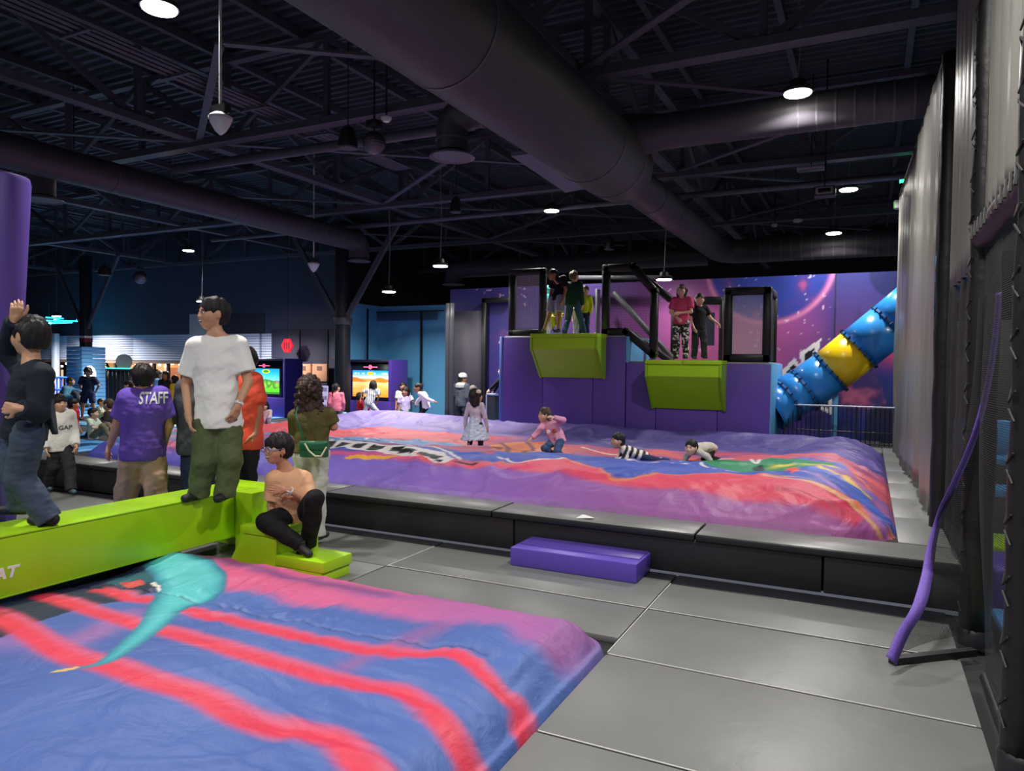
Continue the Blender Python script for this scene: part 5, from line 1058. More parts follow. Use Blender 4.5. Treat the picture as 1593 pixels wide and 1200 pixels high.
def hand(vx_h, w, d, n, s, curl, left):
    """palm and five fingers growing from the wrist w along d; n is the palm side"""
    sd = np.cross(d, n); sd = sd if left else -sd                     # towards the thumb
    v = Vox(w - .15 * s - .02, w + .15 * s + .02 + 0 * w, vx_h); v = Vox(np.minimum(w, w + d * .2 * s) - .085 * s, np.maximum(w, w + d * .2 * s) + .085 * s, vx_h)
    v.cone(w - d * .03 * s, w + d * .02 * s, .027 * s, .026 * s, .006)
    kn = []
    for i, a in enumerate((.030, .010, -.010, -.029)):
        k0 = w + d * .09 * s * (1 - .06 * abs(i - 1)) + sd * a * s; v.cone(w + d * .012 * s + sd * a * .6 * s, k0, .016 * s, .0125 * s, .010 * s); kn.append(k0)
    for i, (k0, L) in enumerate(zip(kn, (.072, .080, .074, .058))):
        c = curl * (1 + .12 * i); p = k0; dd = d
        for j, fr in enumerate((.46, .32, .22)):
            dd = nrm(dd * math.cos(c) + n * math.sin(c)); q = p + dd * L * fr * s; v.cone(p, q, (.0098 - .0008 * j) * s, (.0092 - .0012 * j) * s, .003 * s); p = q
    t0 = w + d * .025 * s + sd * .026 * s; t1 = t0 + nrm(d * .65 + sd * .75 + n * .35) * .042 * s; t2 = t1 + nrm(d * .85 + sd * .30 + n * .45) * .034 * s; t3 = t2 + nrm(d * .8 + sd * .0 + n * .55) * .026 * s
    v.cone(t0, t1, .015 * s, .0125 * s, .008 * s); v.cone(t1, t2, .0118 * s, .0108 * s, .003 * s); v.cone(t2, t3, .0105 * s, .0085 * s, .003 * s)
    return v.mesh()
NP = [0]
def person(label, J, skin=(205, 152, 120), shirt=None, pants=None, hair=None, shoe=(26, 26, 30), h=.016, bulk=1.0, hs=None, sleeve='short', loose=.02, hem=.0, leg='full', legloose=.022,
           sock=None, curl=.35, face=True, group=None, faceh=None, top=None, smile=False, headtilt=None, shorts_len=.8, skirt=None):
    """shirt / pants: (rgb, material options) ; hair: dict(style, rgb)"""
    H, b = J['H'], J['base']; s = H / 1.70; NP[0] += 1; uid = NP[0]
    e = empty('person', Vector(b), label=label, cat='person', group=group); B0 = b
    def emit(name, V, Q, m, colors=None): return npmesh(name, V - B0, Q, m, e, True, colors) if len(Q) else None
    up = nrm(J['neck'] - J['pel']); lat = orth(J['shR'] - J['shL'], up); fw = np.cross(up, lat); fw = fw if fw @ J['f'] > -.3 else fw
    if np.dot(np.cross(up, lat), J['look']) < -.2 and 'flip' in J: fw = -fw
    fw = np.cross(up, lat); platr = orth(J['hipR'] - J['hipL'], up); pfw = np.cross(up, platr)
    hh = hs or .116 * s ** .45; look = orth(J['look'], nrm(J['up'])); hu = nrm(J['up']); hl = np.cross(hu, look); HA = (hl, look, hu); hc = J['head']
    bk = bulk * s
    # ---- body: one surface; head and hands at a finer step
    pts = A([J[k] for k in ('pel', 'chest', 'neck', 'shL', 'elL', 'wrL', 'shR', 'elR', 'wrR', 'hipL', 'knL', 'anL', 'hipR', 'knR', 'anR')])
    v = Vox(pts.min(0) - .2 * s, pts.max(0) + .2 * s, h * 1.2)
    def torso(v, g, k=.04):
        v.ell((J['chest'] * .55 + J['neck'] * .45) - up * .06 * s, (lat, fw, up), A((.150, .100, .165)) * bk + g, k * s); v.ell(J['pel'] * .55 + J['chest'] * .45, (lat, fw, up), A((.130, .092, .15)) * bk + g, k * s)
        v.ell(J['pel'], (platr, pfw, up), A((.152, .108, .125)) * bk + g, k * s); v.cone(J['shL'] * .85 + J['neck'] * .15 - up * .01 * s, J['shR'] * .85 + J['neck'] * .15 - up * .01 * s, .056 * bk + g, .056 * bk + g, .04 * s)
    torso(v, 0); v.cone(J['neck'] - up * .05 * s, hc - hu * hh * .35, .062 * s, .050 * s, .025 * s)
    v.cone(J['shL'] * .6 + J['neck'] * .4, J['neck'], .045 * s, .05 * s, .03 * s); v.cone(J['shR'] * .6 + J['neck'] * .4, J['neck'], .045 * s, .05 * s, .03 * s)
    for S in 'LR':
        v.cone(J['sh' + S], J['el' + S], .050 * bk, .040 * bk, .03 * s); v.cone(J['el' + S], J['wr' + S], .041 * bk, .027 * bk, .012 * s)
        v.cone(J['hip' + S], J['kn' + S], .084 * bk, .056 * bk, .04 * s); v.cone(J['kn' + S], J['an' + S], .056 * bk, .036 * bk, .02 * s)
        cf = (J['kn' + S] * .68 + J['an' + S] * .32) - .018 * s * nrm(J['to' + S]); v.ell(cf, np.eye(3), A((.05, .05, .085)) * bk, .03 * s)
        to = J['to' + S]; fz = orth(A((0, 0, 1)), nrm(to)); hl_ = J['an' + S] - fz * .014 * s - to * .02 * s; v.cone(hl_, J['an' + S] + to * .105 * s - fz * .022 * s, .030 * s, .022 * s, .02 * s)
    VV, QQ = [], []; nn = 0
    def app(V, Q):
        nonlocal nn
        VV.append(V); QQ.append(Q + nn); nn += len(V)
    app(*v.mesh())
    fh = faceh or h * .62
    g = Vox(hc - hh * 1.45, hc + hh * 1.45, fh)
    P_ = lambda a, c, d: hc + hl * a * hh + look * c * hh + hu * d * hh
    g.ell(P_(0, -.10, .22), HA, A((.70, .86, .80)) * hh, .02); g.ell(P_(0, .20, -.30), HA, A((.56, .62, .66)) * hh, .05 * hh / .116); g.ell(P_(0, .40, -.70), HA, A((.30, .30, .26)) * hh, .03)
    for sg_ in (-1, 1): g.ell(P_(.34 * sg_, .48, -.18), HA, A((.26, .24, .28)) * hh, .03); g.ell(P_(.70 * sg_, -.08, -.06), HA, A((.08, .17, .25)) * hh, .008)
    g.cone(P_(0, .76, .12), P_(0, .89, -.19), .07 * hh, .095 * hh, .014); g.ell(P_(0, .84, -.23), HA, A((.16, .10, .08)) * hh, .012)
    for sg_ in (-1, 1): g.ell(P_(.29 * sg_, .86, .06), HA, A((.17, .10, .09)) * hh, .02, True)
    g.ell(P_(0, .74, -.50), HA, A((.24, .10, .09)) * hh, .015); g.cone(P_(0, -.05, -.5), J['neck'], .052 * s, .058 * s, .02)
    app(*g.mesh())
    for S in 'LR':
        d = J.get('hd' + S); d = nrm(J['wr' + S] - J['el' + S]) if d is None else d
        n_ = J.get('pn' + S); n_ = orth((J['pel'] * .5 + J['chest'] * .5) - J['wr' + S], d) if n_ is None else orth(n_, d)
        app(*hand(max(.0046, min(.0075, h * .5)) * max(s, .75), J['wr' + S] + d * .012 * s, d, n_, s * 1.02, curl, S == 'L'))
    SK = mat('skin_%d_%d_%d' % skin, skin, .5, bump=.05, scale=60, vary=.04)
    emit('body', np.concatenate(VV), np.concatenate(QQ), SK)
    # ---- clothes
    def cloth(c, extra=None):
        if len(c) == 1 or isinstance(c[0], (int, float)): rgb, o_ = c, {}
        else: rgb, o_ = c
        k = 'cloth_%d_%d_%d' % tuple(rgb) + '_'.join(str(x) for x in o_.values()); oo = dict(rough=.8, bump=.4, scale=7, detail=2.5, vary=.05, bdist=.06, distort=.15, spec=.25); oo.update(o_); return mat(k, rgb, **oo)
    hv = h
    if shirt:
        hp = J['pel'] - up * (.10 + hem) * s
        v = Vox(pts.min(0) - .22 * s, pts.max(0) + .22 * s, hv); gs = loose * s
        torso(v, gs); v.cone(J['chest'], hp - up * .05 * s, .104 * bk + gs * .7, .106 * bk + gs * .9, .04 * s, (lat, 1.34))
        v.warp(.009 * s, 20 / s, uid, (1, 1, .8)); v.warp(.004 * s, 46 / s, uid + 3, (1, 1, 1.4)); v.cut(hp, -up)
        for S in 'LR':
            a = Vox(pts.min(0) - .22 * s, pts.max(0) + .22 * s, hv); d = nrm(J['el' + S] - J['sh' + S]); L = np.linalg.norm(J['el' + S] - J['sh' + S])
            if sleeve == 'short': en = J['sh' + S] + d * L * .74; a.cone(J['sh' + S], en + d * .05 * s, .060 * bk + gs * .6, .054 * bk + gs * 1.1, .01); a.cut(en, d)
            elif sleeve == 'long':
                a.cone(J['sh' + S], J['el' + S], .058 * bk + gs * .6, .047 * bk + gs * .8, .02); w_ = J['wr' + S]; d2 = nrm(w_ - J['el' + S]); a.cone(J['el' + S], w_ + d2 * .04 * s, .047 * bk + gs * .8, .035 * bk + gs * .7, .012); bb_ = Vox(a.lo + 2 * hv, a.lo + 2 * hv, hv); a.cut(w_ + d2 * .008 * s, d2)
            if sleeve != 'none': v.merge(a, .035 * s)
        v.ell(J['neck'] + up * .030 * s + fw * .02 * s, (lat, fw, up), A((.072, .068, .055)) * s, .012 * s, True)
        V, Q = v.mesh()
        if top: emit('shirt', V, Q, mat('dyed_cloth', attr='print', rough=.75, bump=.3, scale=11, detail=4), top(V, J))
        else: emit('shirt', V, Q, cloth(shirt))
    if pants:
        v = Vox(pts.min(0) - .22 * s, pts.max(0) + .22 * s, hv); gl = legloose * s
        v.ell(J['pel'], (platr, pfw, up), A((.148, .104, .130)) * bk + (min(gl * .6, loose * s - .014 * s) if shirt else gl * .6), .03 * s); v.cut(J['pel'] + up * .035 * s, up)
        for S in 'LR':
            a = Vox(pts.min(0) - .22 * s, pts.max(0) + .22 * s, hv); kn, an = J['kn' + S], J['an' + S]; a.cone(J['hip' + S], kn, .088 * bk + gl * .7, .060 * bk + gl, .03 * s)
            if leg == 'full': d = nrm(an - kn); a.cone(kn, an + d * .03 * s, .060 * bk + gl, .043 * bk + gl * 1.1, .02 * s); a.cut(an + d * .012 * s, d)
            else: d = nrm(kn - J['hip' + S]); en = J['hip' + S] + (kn - J['hip' + S]) * shorts_len; a.cone(J['hip' + S], en + d * .06 * s, .09 * bk + gl, .075 * bk + gl * 1.3, .02 * s); a.cut(en, d)
            v.merge(a, .03 * s)
        v.warp(.010 * s, 22 / s, uid + 50, (.7, .7, 1)); v.warp(.004 * s, 50 / s, uid + 53, (.7, .7, 1.4)); V, Q = v.mesh(); o_ = pants[1] if len(pants) == 2 else {}
        if 'fn' in o_: emit('trousers', V, Q, mat('printed_trousers', attr='print', rough=.75, bump=.2, scale=11), o_['fn'](V, J))
        else: emit('trousers' if leg == 'full' else 'shorts', V, Q, cloth(pants))
    if skirt:
        v = Vox(J['pel'] - .6 * s, J['pel'] + .6 * s, hv * .85); hp = J['pel'] + up * .04 * s; v.cone(hp, hp - up * .44 * s, .16 * s, .36 * s, .02); v.cut(hp - up * .46 * s, -up); v.warp(.022 * s, 70, 3, (1, 1, .8)); v.warp(.012 * s, 130, 4); V, Q = v.mesh(); emit('skirt', V, Q, cloth(skirt))
    for S in 'LR':
        if not shoe: break
        an, to = J['an' + S], J['to' + S]; v = Vox(an - .19 * s, an + .19 * s, min(h, .010)); fz = orth(A((0, 0, 1)), nrm(to))
        v.cone(an - fz * .006 * s - to * .034 * s, an + to * .128 * s - fz * .018 * s, .043 * s, .035 * s, .02 * s, (fz, .85)); v.cone(an - to * .01 * s, an + fz * .035 * s, .043 * s, .042 * s, .012); v.cone(an - fz * .02 * s - to * .035 * s, an + to * .125 * s - fz * .024 * s, .036 * s, .034 * s, .01)
        v.cut(an - fz * .052 * s, -fz); v.cut(an + fz * .045 * s, fz); V, Q = v.mesh(); emit('shoe' if shoe[0] > 60 or not sock else 'sock', V, Q, mat('shoe_%d_%d_%d' % shoe, shoe, .6, bump=.2, scale=30))
    # ---- hair
    if hair is not None:
        st_ = hair.get('style', 'short'); lo, hi = hc - hh * 1.6, hc + hh * 1.7
        if st_ in ('long', 'curly', 'pony', 'wavy'): lo = np.minimum(lo, J['neck'] - .32 * s - .05); hi = np.maximum(hi, J['neck'] + .2)
        v = Vox(lo, hi, max(fh, .006)); vol = hair.get('vol', 1.0); bang = hair.get('bang', .42)
        v.ell(P_(0, -.14, .26), HA, A((.80, .95, .90)) * hh * vol, .02)
        v.ell(P_(0, -.40, -.05), HA, A((.70, .58, .75)) * hh * vol, .03)
        f2 = Vox(lo, hi, v.h); f2.ell(P_(0, .95, -.55), HA, A((.78, .72, 1.0 + bang - .42)) * hh, .02); v.F = np.maximum(v.F, -f2.F)
        for sg_ in (-1, 1): v.ell(P_(.75 * sg_, .05, -.12), HA, A((.20, .20, .30)) * hh, .02, True)
        v.ell(P_(0, -.55, -1.05), HA, A((.7, .5, .42)) * hh, .03, True)
        L = hair.get('len', .30) * s
        if st_ in ('long', 'curly', 'wavy'):
            bkp = P_(0, -.45, -.2); dn = A((0, 0, -1.0)); wd = hair.get('wide', 1.0)
            for a_ in (-.55, -.2, .2, .55): v.cone(P_(a_, -.40, .1), P_(a_ * wd * 1.1, -.52, -.3) + dn * L, .36 * hh, .30 * hh * wd, .02)
            if hair.get('sides', True):
                for sg_ in (-1, 1): v.cone(P_(.66 * sg_, -.15, .25), P_(.80 * sg_ * wd, -.02, -.45) + dn * L * .75, .24 * hh, .20 * hh, .02)
        if st_ == 'pony': v.ell(P_(0, -1.0, .35), HA, A((.26, .26, .26)) * hh, .02); v.cone(P_(0, -1.05, .3), P_(0, -1.15, -.5) + A((0, 0, -L)), .22 * hh, .12 * hh, .02)
        if st_ == 'bun': v.ell(P_(0, -.85, .65), HA, A((.38, .38, .36)) * hh, .02)
        amp = hair.get('amp', .007); v.warp(amp, hair.get('freq', 75), uid, (1, 1, .35)); 
        if st_ == 'curly': v.warp(.014, 60, uid + 9); v.warp(.008, 120, uid + 5)
        V, Q = v.mesh(); rgb = hair.get('rgb', (28, 24, 24)); emit('hair', V, Q, mat('hair_%d_%d_%d' % rgb, rgb, .5, spec=.3, bump=.6, scale=50, stretch=(1, 1, .25), detail=5, vary=.15))
    # ---- face details
    if face:
        def ellm(name, c, r, m, n=8):
            bm = bmesh.new(); bmesh.ops.create_uvsphere(bm, u_segments=n + 4, v_segments=n, radius=1.0); me = bpy.data.meshes.new(name); bm.to_mesh(me); bm.free(); me.polygons.foreach_set('use_smooth', [True] * len(me.polygons))
            Mx = Matrix((hl * r[0], look * r[1], hu * r[2])).transposed().to_4x4(); Mx.translation = Vector(c - B0); me.transform(Mx); return obj(name, me, m, e)
        EW = mat('eye_white', (228, 224, 220), .3); EI = mat('eye_dark', (30, 20, 18), .25); BR = mat('brow_dark', (34, 26, 24), .8); LP = mat('lip_%d' % skin[0], (min(skin[0], 190), int(skin[1] * .62), int(skin[2] * .66)), .5)
        for sg_ in (-1, 1):
            ellm('eye', P_(.29 * sg_, .77, .05), A((.125, .06, .062)) * hh, EW); ellm('iris', P_(.29 * sg_ , .805, .05), A((.065, .045, .062)) * hh, EI); ellm('eyebrow', P_(.30 * sg_, .80, .24), A((.18, .05, .035)) * hh, BR)
        if smile: ellm('mouth', P_(0, .80, -.50), A((.24, .075, .085)) * hh, mat('mouth_dark', (110, 40, 40), .5)); ellm('teeth', P_(0, .84, -.475), A((.19, .05, .045)) * hh, mat('teeth_white', (235, 230, 222), .3))
        else: ellm('mouth', P_(0, .80, -.50), A((.19, .07, .055)) * hh, LP)
    return e, J
# ================================================================ the people
BLK = (28, 24, 25)
TOW, LEF, RIG, AWA = -63.65, -153.65, 26.35, 116.35      # compass angles: towards the camera, to the picture's left, right, and away
SKA, SKB, SKC, SKD = (196, 148, 116), (206, 156, 124), (170, 118, 88), (222, 176, 148)
def put(label, J, look=None, **kw):
    if look is not None: J['look'] = nrm(look)
    return person(label, J, **kw)
# ---- boy in white on the beam
J = pose(335, 776, .56, 1.70, TOW + 8, head=(331, 489, -.02), neck=(337, 521), chest=(338, 575), pel=(339, 656), shR=(304, 541, -.04), shL=(371, 539, .04), elR=(289, 598, 0), wrR=(293, 648, -.10), elL=(386, 594, .03), wrL=(371, 630, -.10),
         hipR=(322, 660, -.02), hipL=(355, 660, .02), knR=(318, 715, -.06), knL=(358, 716, -.02), anR=(309, 768, 0), anL=(350, 768, 0), toR=(-.55, .8, 0), toL=(-.2, 1, 0), hdR=(.25, .1, -1), hdL=(-.4, .1, -1))
teen, JT = put('boy in white t-shirt and olive trousers standing on the lime beam', J, vdir(-.68, -.73, .03), skin=SKA, shirt=((236, 236, 232), dict(bump=.4)), pants=((86, 98, 64), dict(bump=.7)), hair=dict(rgb=(26, 22, 22), vol=1.03, bang=.40, amp=.010), shoe=(24, 25, 30), h=.009, bulk=.96, hs=.127, loose=.034, hem=-.045, legloose=.040, sock=1, faceh=.0046, smile=True)
tube('wristband', [Vector(JT['wrL'] - JT['base'] + nrm(JT['elL'] - JT['wrL']) * t) for t in (.0, .022)], .036, mat('band_white', (220, 225, 235), .4), teen, 14)
# ---- boy in navy hugging the purple pillar
J = pose(66, 818, .56, 1.60, LEF, head=(47, 524, 0), neck=(50, 566), chest=(50, 605), pel=(38, 668), shR=(38, 578, .14), shL=(64, 585, -.12), elL=(60, 642, -.16), wrL=(32, 636, -.28), elR=(10, 548, .10), wrR=(22, 500, -.06),
         hipR=(30, 672, .08), hipL=(46, 672, -.08), knL=(30, 742, -.05), knR=(24, 735, .12), anL=(76, 806, 0), anR=(30, 790, .2), toL=(-.1, 1, 0), hdL=(0, .3, 1), hdR=(0, .9, .5))
J['hdR'] = vdir(.35, -.2, .9); J['hdL'] = vdir(-1, -.1, .05); J['pnR'] = vdir(-.6, .6, 0); J['pnL'] = vdir(-.1, 1, 0)
navy, JN = put('boy in navy jacket hugging the purple pillar on the beam', J, vdir(-1, .25, -.05), skin=SKA, shirt=((26, 32, 44), dict(bump=.4)), pants=((62, 74, 92), dict(bump=.6)), hair=dict(rgb=(24, 22, 24), vol=1.02, bang=.35), shoe=(22, 22, 25), h=.009, hs=.128, sleeve='long', loose=.034, hem=-.03, legloose=.035, sock=1, faceh=.0052, curl=.75)
sheet('jacket_tail', lambda u, v: tuple(A(atd(52 + 34 * (1 - v) + (u - .5) * (34 * v + 6) + 6 * v, 676 - v * 96, 4.84 - .04 * math.sin(u * 3) + .12 * v)) - JN['base']), 8, 12, mat('navy_tail', (26, 32, 44), .7, bump=.3, scale=11), navy, True, .014)
# ---- member of staff in purple, seen from behind
dep = 6.5; b = atd(222, 600, dep)
J = stand(222, 562, 6.5, 0, AWA + 38, head=(221, 588, 0), neck=(223, 606), chest=(224, 645), pel=(222, 702), shL=(197, 620, -.05), shR=(251, 615, .06), elL=(182, 662, -.04), wrL=(172, 690, .02), elR=(262, 662, .12), wrR=(254, 696, .22),
          hipL=(208, 708, -.03), hipR=(238, 708, .04), knL=(196, 772, .0), knR=(243, 772, .02), anL=(183, 842, -.02), anR=(262, 836, .1))
staff, JS = put('staff member in purple t-shirt and tan trousers walking behind the beam', J, vdir(-.62, .75, 0), skin=(214, 158, 132), shirt=((104, 76, 178), dict(bump=.5)), pants=((182, 150, 126), dict(bump=.5)), hair=dict(rgb=(30, 24, 24), vol=1.0, bang=.42), shoe=(40, 40, 44), h=.010, bulk=1.10, hs=.118, loose=.026, hem=-.02, legloose=.03, faceh=.006, face=False)
def on_cloth(owner, s, px, py, size, rgb, dep0, nrmv, sx=1.0, shear=0.0, name='lettering', up=(0, 0, 1)):
    """lettering laid on a garment: every vertex is dropped along the surface normal on to the cloth"""
    c = A(atd(px, py, dep0)); n = nrm(nrmv); u = orth(A(up), n); r_ = np.cross(u, n); t = text(name, s, size, mat('ink_%d_%d_%d' % rgb, rgb, .6), None, None, offset=size * .02, shear=shear, depth=0.0, sx=sx)
    sh = [o for o in owner.children if o.name.startswith('shirt')][0]; from mathutils.bvhtree import BVHTree
    me = sh.data; off = Vector(owner.location); bv = BVHTree.FromPolygons([v.co + off for v in me.vertices], [tuple(p.vertices) for p in me.polygons])
    bm = bmesh.new(); bm.from_mesh(t.data); bmesh.ops.triangulate(bm, faces=bm.faces); 
    bmesh.ops.subdivide_edges(bm, edges=[e for e in bm.edges if e.calc_length() > size * .16], cuts=2, use_grid_fill=False); bmesh.ops.triangulate(bm, faces=bm.faces)
    for v in bm.verts:
        p = Vector(c + r_ * v.co.x + u * v.co.y); hit = bv.ray_cast(p + Vector(n) * .4, -Vector(n)); q = (hit[0] if hit[0] is not None else p) + Vector(n) * .005; v.co = q - off
    bm.to_mesh(t.data); bm.free(); t.parent = owner; return t
on_cloth(staff, 'STAFF', 233, 621, .150, (236, 234, 240), 6.4, vdir(.15, -1, 0), .53)
# ---- man in grey behind the boy in white (only his arm and side show)
J = stand(306, 548, 6.75, 0, TOW + 180 - 30, head=(312, 572, 0), neck=(308, 596), chest=(306, 630), pel=(308, 690), shL=(286, 603, -.05), shR=(330, 603, .05), elL=(282, 645, -.02), wrL=(286, 683, -.06), hipL=(298, 694), hipR=(318, 694), knL=(296, 760), knR=(318, 760), anL=(296, 828), anR=(320, 828))
put('man in grey t-shirt and dark jeans half hidden behind the boy in white', J, None, skin=SKA, shirt=(72, 74, 80), pants=(44, 56, 84), hair=dict(), h=.014, face=False, loose=.022)
# ---- man in orange behind the boy in white
J = stand(384, 540, 7.1, 0, LEF - 50, head=(384, 560, 0), neck=(382, 583), chest=(382, 620), pel=(378, 682), shL=(364, 592, -.05), shR=(396, 592, .0), elR=(401, 640, -.02), wrR=(397, 672, -.06), elL=(358, 640), wrL=(360, 680), hipL=(369, 688), hipR=(387, 686), knL=(368, 745), knR=(386, 742), anL=(368, 810), anR=(382, 806))
put('man in orange t-shirt and black trousers behind the boy in white', J, None, skin=SKC, shirt=(226, 84, 62), pants=(26, 27, 34), hair=dict(), h=.013, face=False, loose=.024, curl=1.0)
# ---- boy with glasses sitting on the lime stair
J = pose(452, 800, .40, 1.52, TOW, dep=5.95, head=(432, 699, -.10), neck=(446, 731, -.03), chest=(452, 762, -.02), pel=(460, 800, .06), shR=(426, 746, -.08), shL=(474, 746, .05), elR=(422, 788, -.05), wrR=(428, 822, -.12), elL=(484, 783, -.06), wrL=(447, 762, -.22),
         hipR=(450, 802, .02), hipL=(474, 800, .06), knR=(413, 812, -.28), knL=(489, 775, -.30), anR=(466, 848, -.30), anL=(481, 846, -.16))
J['toR'] = vdir(.75, -.4, -.35); J['toL'] = vdir(-.45, -.75, -.35); J['hdL'] = vdir(-1, -.25, .1); J['pnL'] = vdir(0, 1, 0); J['hdR'] = vdir(0, -.3, -1)
seat, JG = put('boy with glasses in peach t-shirt sitting on the lime stair', J, vdir(-.62, -.72, .10), skin=(200, 146, 112), shirt=((226, 174, 134), dict(bump=.5)), pants=((20, 20, 24), dict(bump=.5)), hair=dict(rgb=(24, 20, 21), vol=1.06, bang=.26, amp=.010), shoe=(20, 20, 23), h=.0085, hs=.117, loose=.022, hem=-.02, legloose=.024, sock=1, faceh=.0048, smile=True, curl=.2)
hu, lk_ = nrm(JG['up']), None; look = orth(JG['look'], hu); hl = np.cross(hu, look); hc = JG['head'] - JG['base']; hh = .117
GLM = mat('glasses_frame', (120, 140, 190), .25, .3)
gl = obj('glasses', bpy.data.meshes.new('glasses'), GLM, seat)
V_, F_ = [], []
for sg_ in (-1, 1):
    c = hc + hl * .31 * hh * sg_ + look * .93 * hh + hu * .04 * hh
    tube_geo([c + (hl * math.cos(t) * .25 + hu * math.sin(t) * .21) * hh for t in np.linspace(0, 2 * math.pi, 17)], .0032, 6, False, V_, F_)
    tube_geo([hc + hl * .56 * hh * sg_ + look * .90 * hh + hu * .08 * hh, hc + hl * .74 * hh * sg_ + look * .55 * hh + hu * .08 * hh, hc + hl * .76 * hh * sg_ + look * -.05 * hh + hu * .06 * hh], .0032, 6, True, V_, F_)
tube_geo([hc + hl * -.07 * hh + look * .95 * hh + hu * .06 * hh, hc + hl * .07 * hh + look * .95 * hh + hu * .06 * hh], .0032, 6, True, V_, F_)
gl.data.from_pydata([tuple(v) for v in V_], [], F_); gl.data.update()
wv = nrm(JG['elL'] - JG['wrL']); wc = JG['wrL'] - JG['base']; tube('watch_strap', [Vector(wc + wv * t) for t in (.012, .034)], .034, mat('band_white'), seat, 14); bar('watch_face', Vector(wc + wv * .01 + vdir(0, -1, 0) * .034), Vector(wc + wv * .038 + vdir(0, -1, 0) * .034), .032, .008, WHITE, seat, .003)
# ---- woman with curly hair and green bag, seen from behind
J = stand(480, 582, 6.6, 0, AWA - 18, head=(481, 607, 0), neck=(485, 634), chest=(486, 662), pel=(484, 702), shL=(459, 649, -.03), shR=(512, 646, .03), elL=(462, 682, .06), wrL=(480, 672, .22), elR=(519, 664, .05), wrR=(496, 660, .22),
          hipL=(472, 708), hipR=(497, 708), knL=(474, 765), knR=(494, 765), anL=(472, 832), anR=(496, 832))
woman, JW = put('woman with curly brown hair, olive t-shirt and white jeans seen from behind', J, vdir(-.2, 1, 0), skin=(206, 150, 122), shirt=((92, 84, 48), dict(bump=.5)), pants=((206, 206, 200), dict(bump=.5)), hair=dict(style='curly', rgb=(64, 46, 40), vol=1.18, len=.16, wide=1.25, amp=.012), shoe=(60, 60, 60), h=.010, bulk=1.02, hs=.112, loose=.020, hem=-.085, legloose=.020, faceh=.007, face=False)
c = A(atd(489, 699, 6.38)) - JW['base']; bx_ = boxmesh(.25, .07, .145, .02, 2); GB = mat('green_leather', (24, 96, 66), .35, bump=.2, scale=20)
bg = obj('hand_bag', bx_, GB, woman, Vector(c), (0, 0, R(26.35))); bag_flap = obj('bag_flap', boxmesh(.246, .02, .08, .008), GB, bg, (0, -.036, .035))
tube('bag_strap', [Vector(A(atd(a, b_, 6.38 + d_)) - JW['base']) for a, b_, d_ in ((473, 690, 0), (465, 660, -.02), (460, 645, -.0), (463, 634, .04))], .008, GB, woman, 8)
tube('bag_chain', [Vector(A(atd(a, b_, 6.31)) - JW['base']) for a, b_ in ((474, 690), (480, 701), (490, 710), (500, 710), (508, 696))], .008, mat('cream_chain', (220, 210, 180), .4), woman, 8)
# ---- children of the middle distance on the left
J = stand(92, 616, 9.0, 0, RIG - 40, knL=(.05, .10, .29), anL=(.04, .20, .06), knR=(-.05, -.02, .28), anR=(-.06, -.16, .06), elL=(.14, -.03, .63), wrL=(.11, .12, .50))
kid, JK = put('boy in long white sweater and black jeans walking past the deck', J, vdir(.75, -.55, -.25), skin=SKB, shirt=((222, 220, 208), dict(bump=.5)), pants=((44, 44, 48), dict(bump=.7)), hair=dict(rgb=(26, 22, 22), vol=1.06, bang=.24), shoe=(70, 96, 110), h=.012, sleeve='long', loose=.045, hem=.06, legloose=.04, faceh=.007)
on_cloth(kid, 'GAP', 101, 668, .075, (70, 70, 66), 8.8, vdir(.5, -.85, 0))
J = stand(114, 623, 12.4, 0, AWA - 30); put('small boy in red t-shirt and camouflage trousers seen from behind', J, vdir(.8, .5, 0), skin=SKB, shirt=(196, 30, 34), pants=((138, 128, 120), dict(vary=.35, scale=18)), hair=dict(), h=.016, face=False, loose=.03)
def sit(px, seat_py, dep, H, face, knee=.30, lean=0.0, **o):
    """someone sitting on the ground with bent knees"""
    d = dict(pel=(0, 0, .075), chest=(0, -.03 + lean, .24), neck=(0, -.02 + lean * 1.5, .36), head=(0, .0 + lean * 2, .46), shL=(.105, -.02 + lean * 1.4, .34), shR=(-.105, -.02 + lean * 1.4, .34), elL=(.13, .06, .22), wrL=(.09, .19, .22), elR=(-.13, .06, .22), wrR=(-.09, .19, .22),
             hipL=(.05, .01, .075), hipR=(-.05, .01, .075), knL=(.09, .20, knee * .85), knR=(-.09, .20, knee * .85), anL=(.07, .33, .05), anR=(-.07, .33, .05)); d.update(o)
    return pose(px, seat_py, 0, H, face, dep=dep, **d)
J = sit(146, 685, 13.9, 1.13, RIG); put('child in pale green t-shirt sitting with knees up on blue mats', J, None, skin=SKD, shirt=(196, 210, 190), pants=(112, 104, 82), hair=dict(), h=.016, face=True)
J = sit(180, 684, 14.7, 1.54, LEF, lean=.05); put('woman with brown ponytail in dark t-shirt sitting facing left', J, None, skin=SKD, shirt=(52, 48, 50), pants=(24, 24, 28), hair=dict(style='pony', rgb=(70, 50, 44)), h=.016)
J = sit(98, 636, 21.2, 1.75, RIG + 15, pel=(0, 0, .12), lean=.06, elL=(.13, .12, .30), wrL=(.08, .24, .28)); bl = empty('foam_bench', Vector((J['base'][0], J['base'][1], 0)), R(26), 'low blue foam bench under the man in teal', 'bench'); box('body', -.4, .4, -.25, .25, .046, .19, SKYP, bl, .02, 2); box('top_layer', -.4, .4, -.25, .25, .19, .21, mat('rail_blue'), bl, .008, 1); put('man in teal blue jacket sitting by the blue rail', J, None, skin=SKC, shirt=(64, 110, 134), pants=(50, 54, 62), hair=dict(), h=.018, sleeve='long', loose=.035)
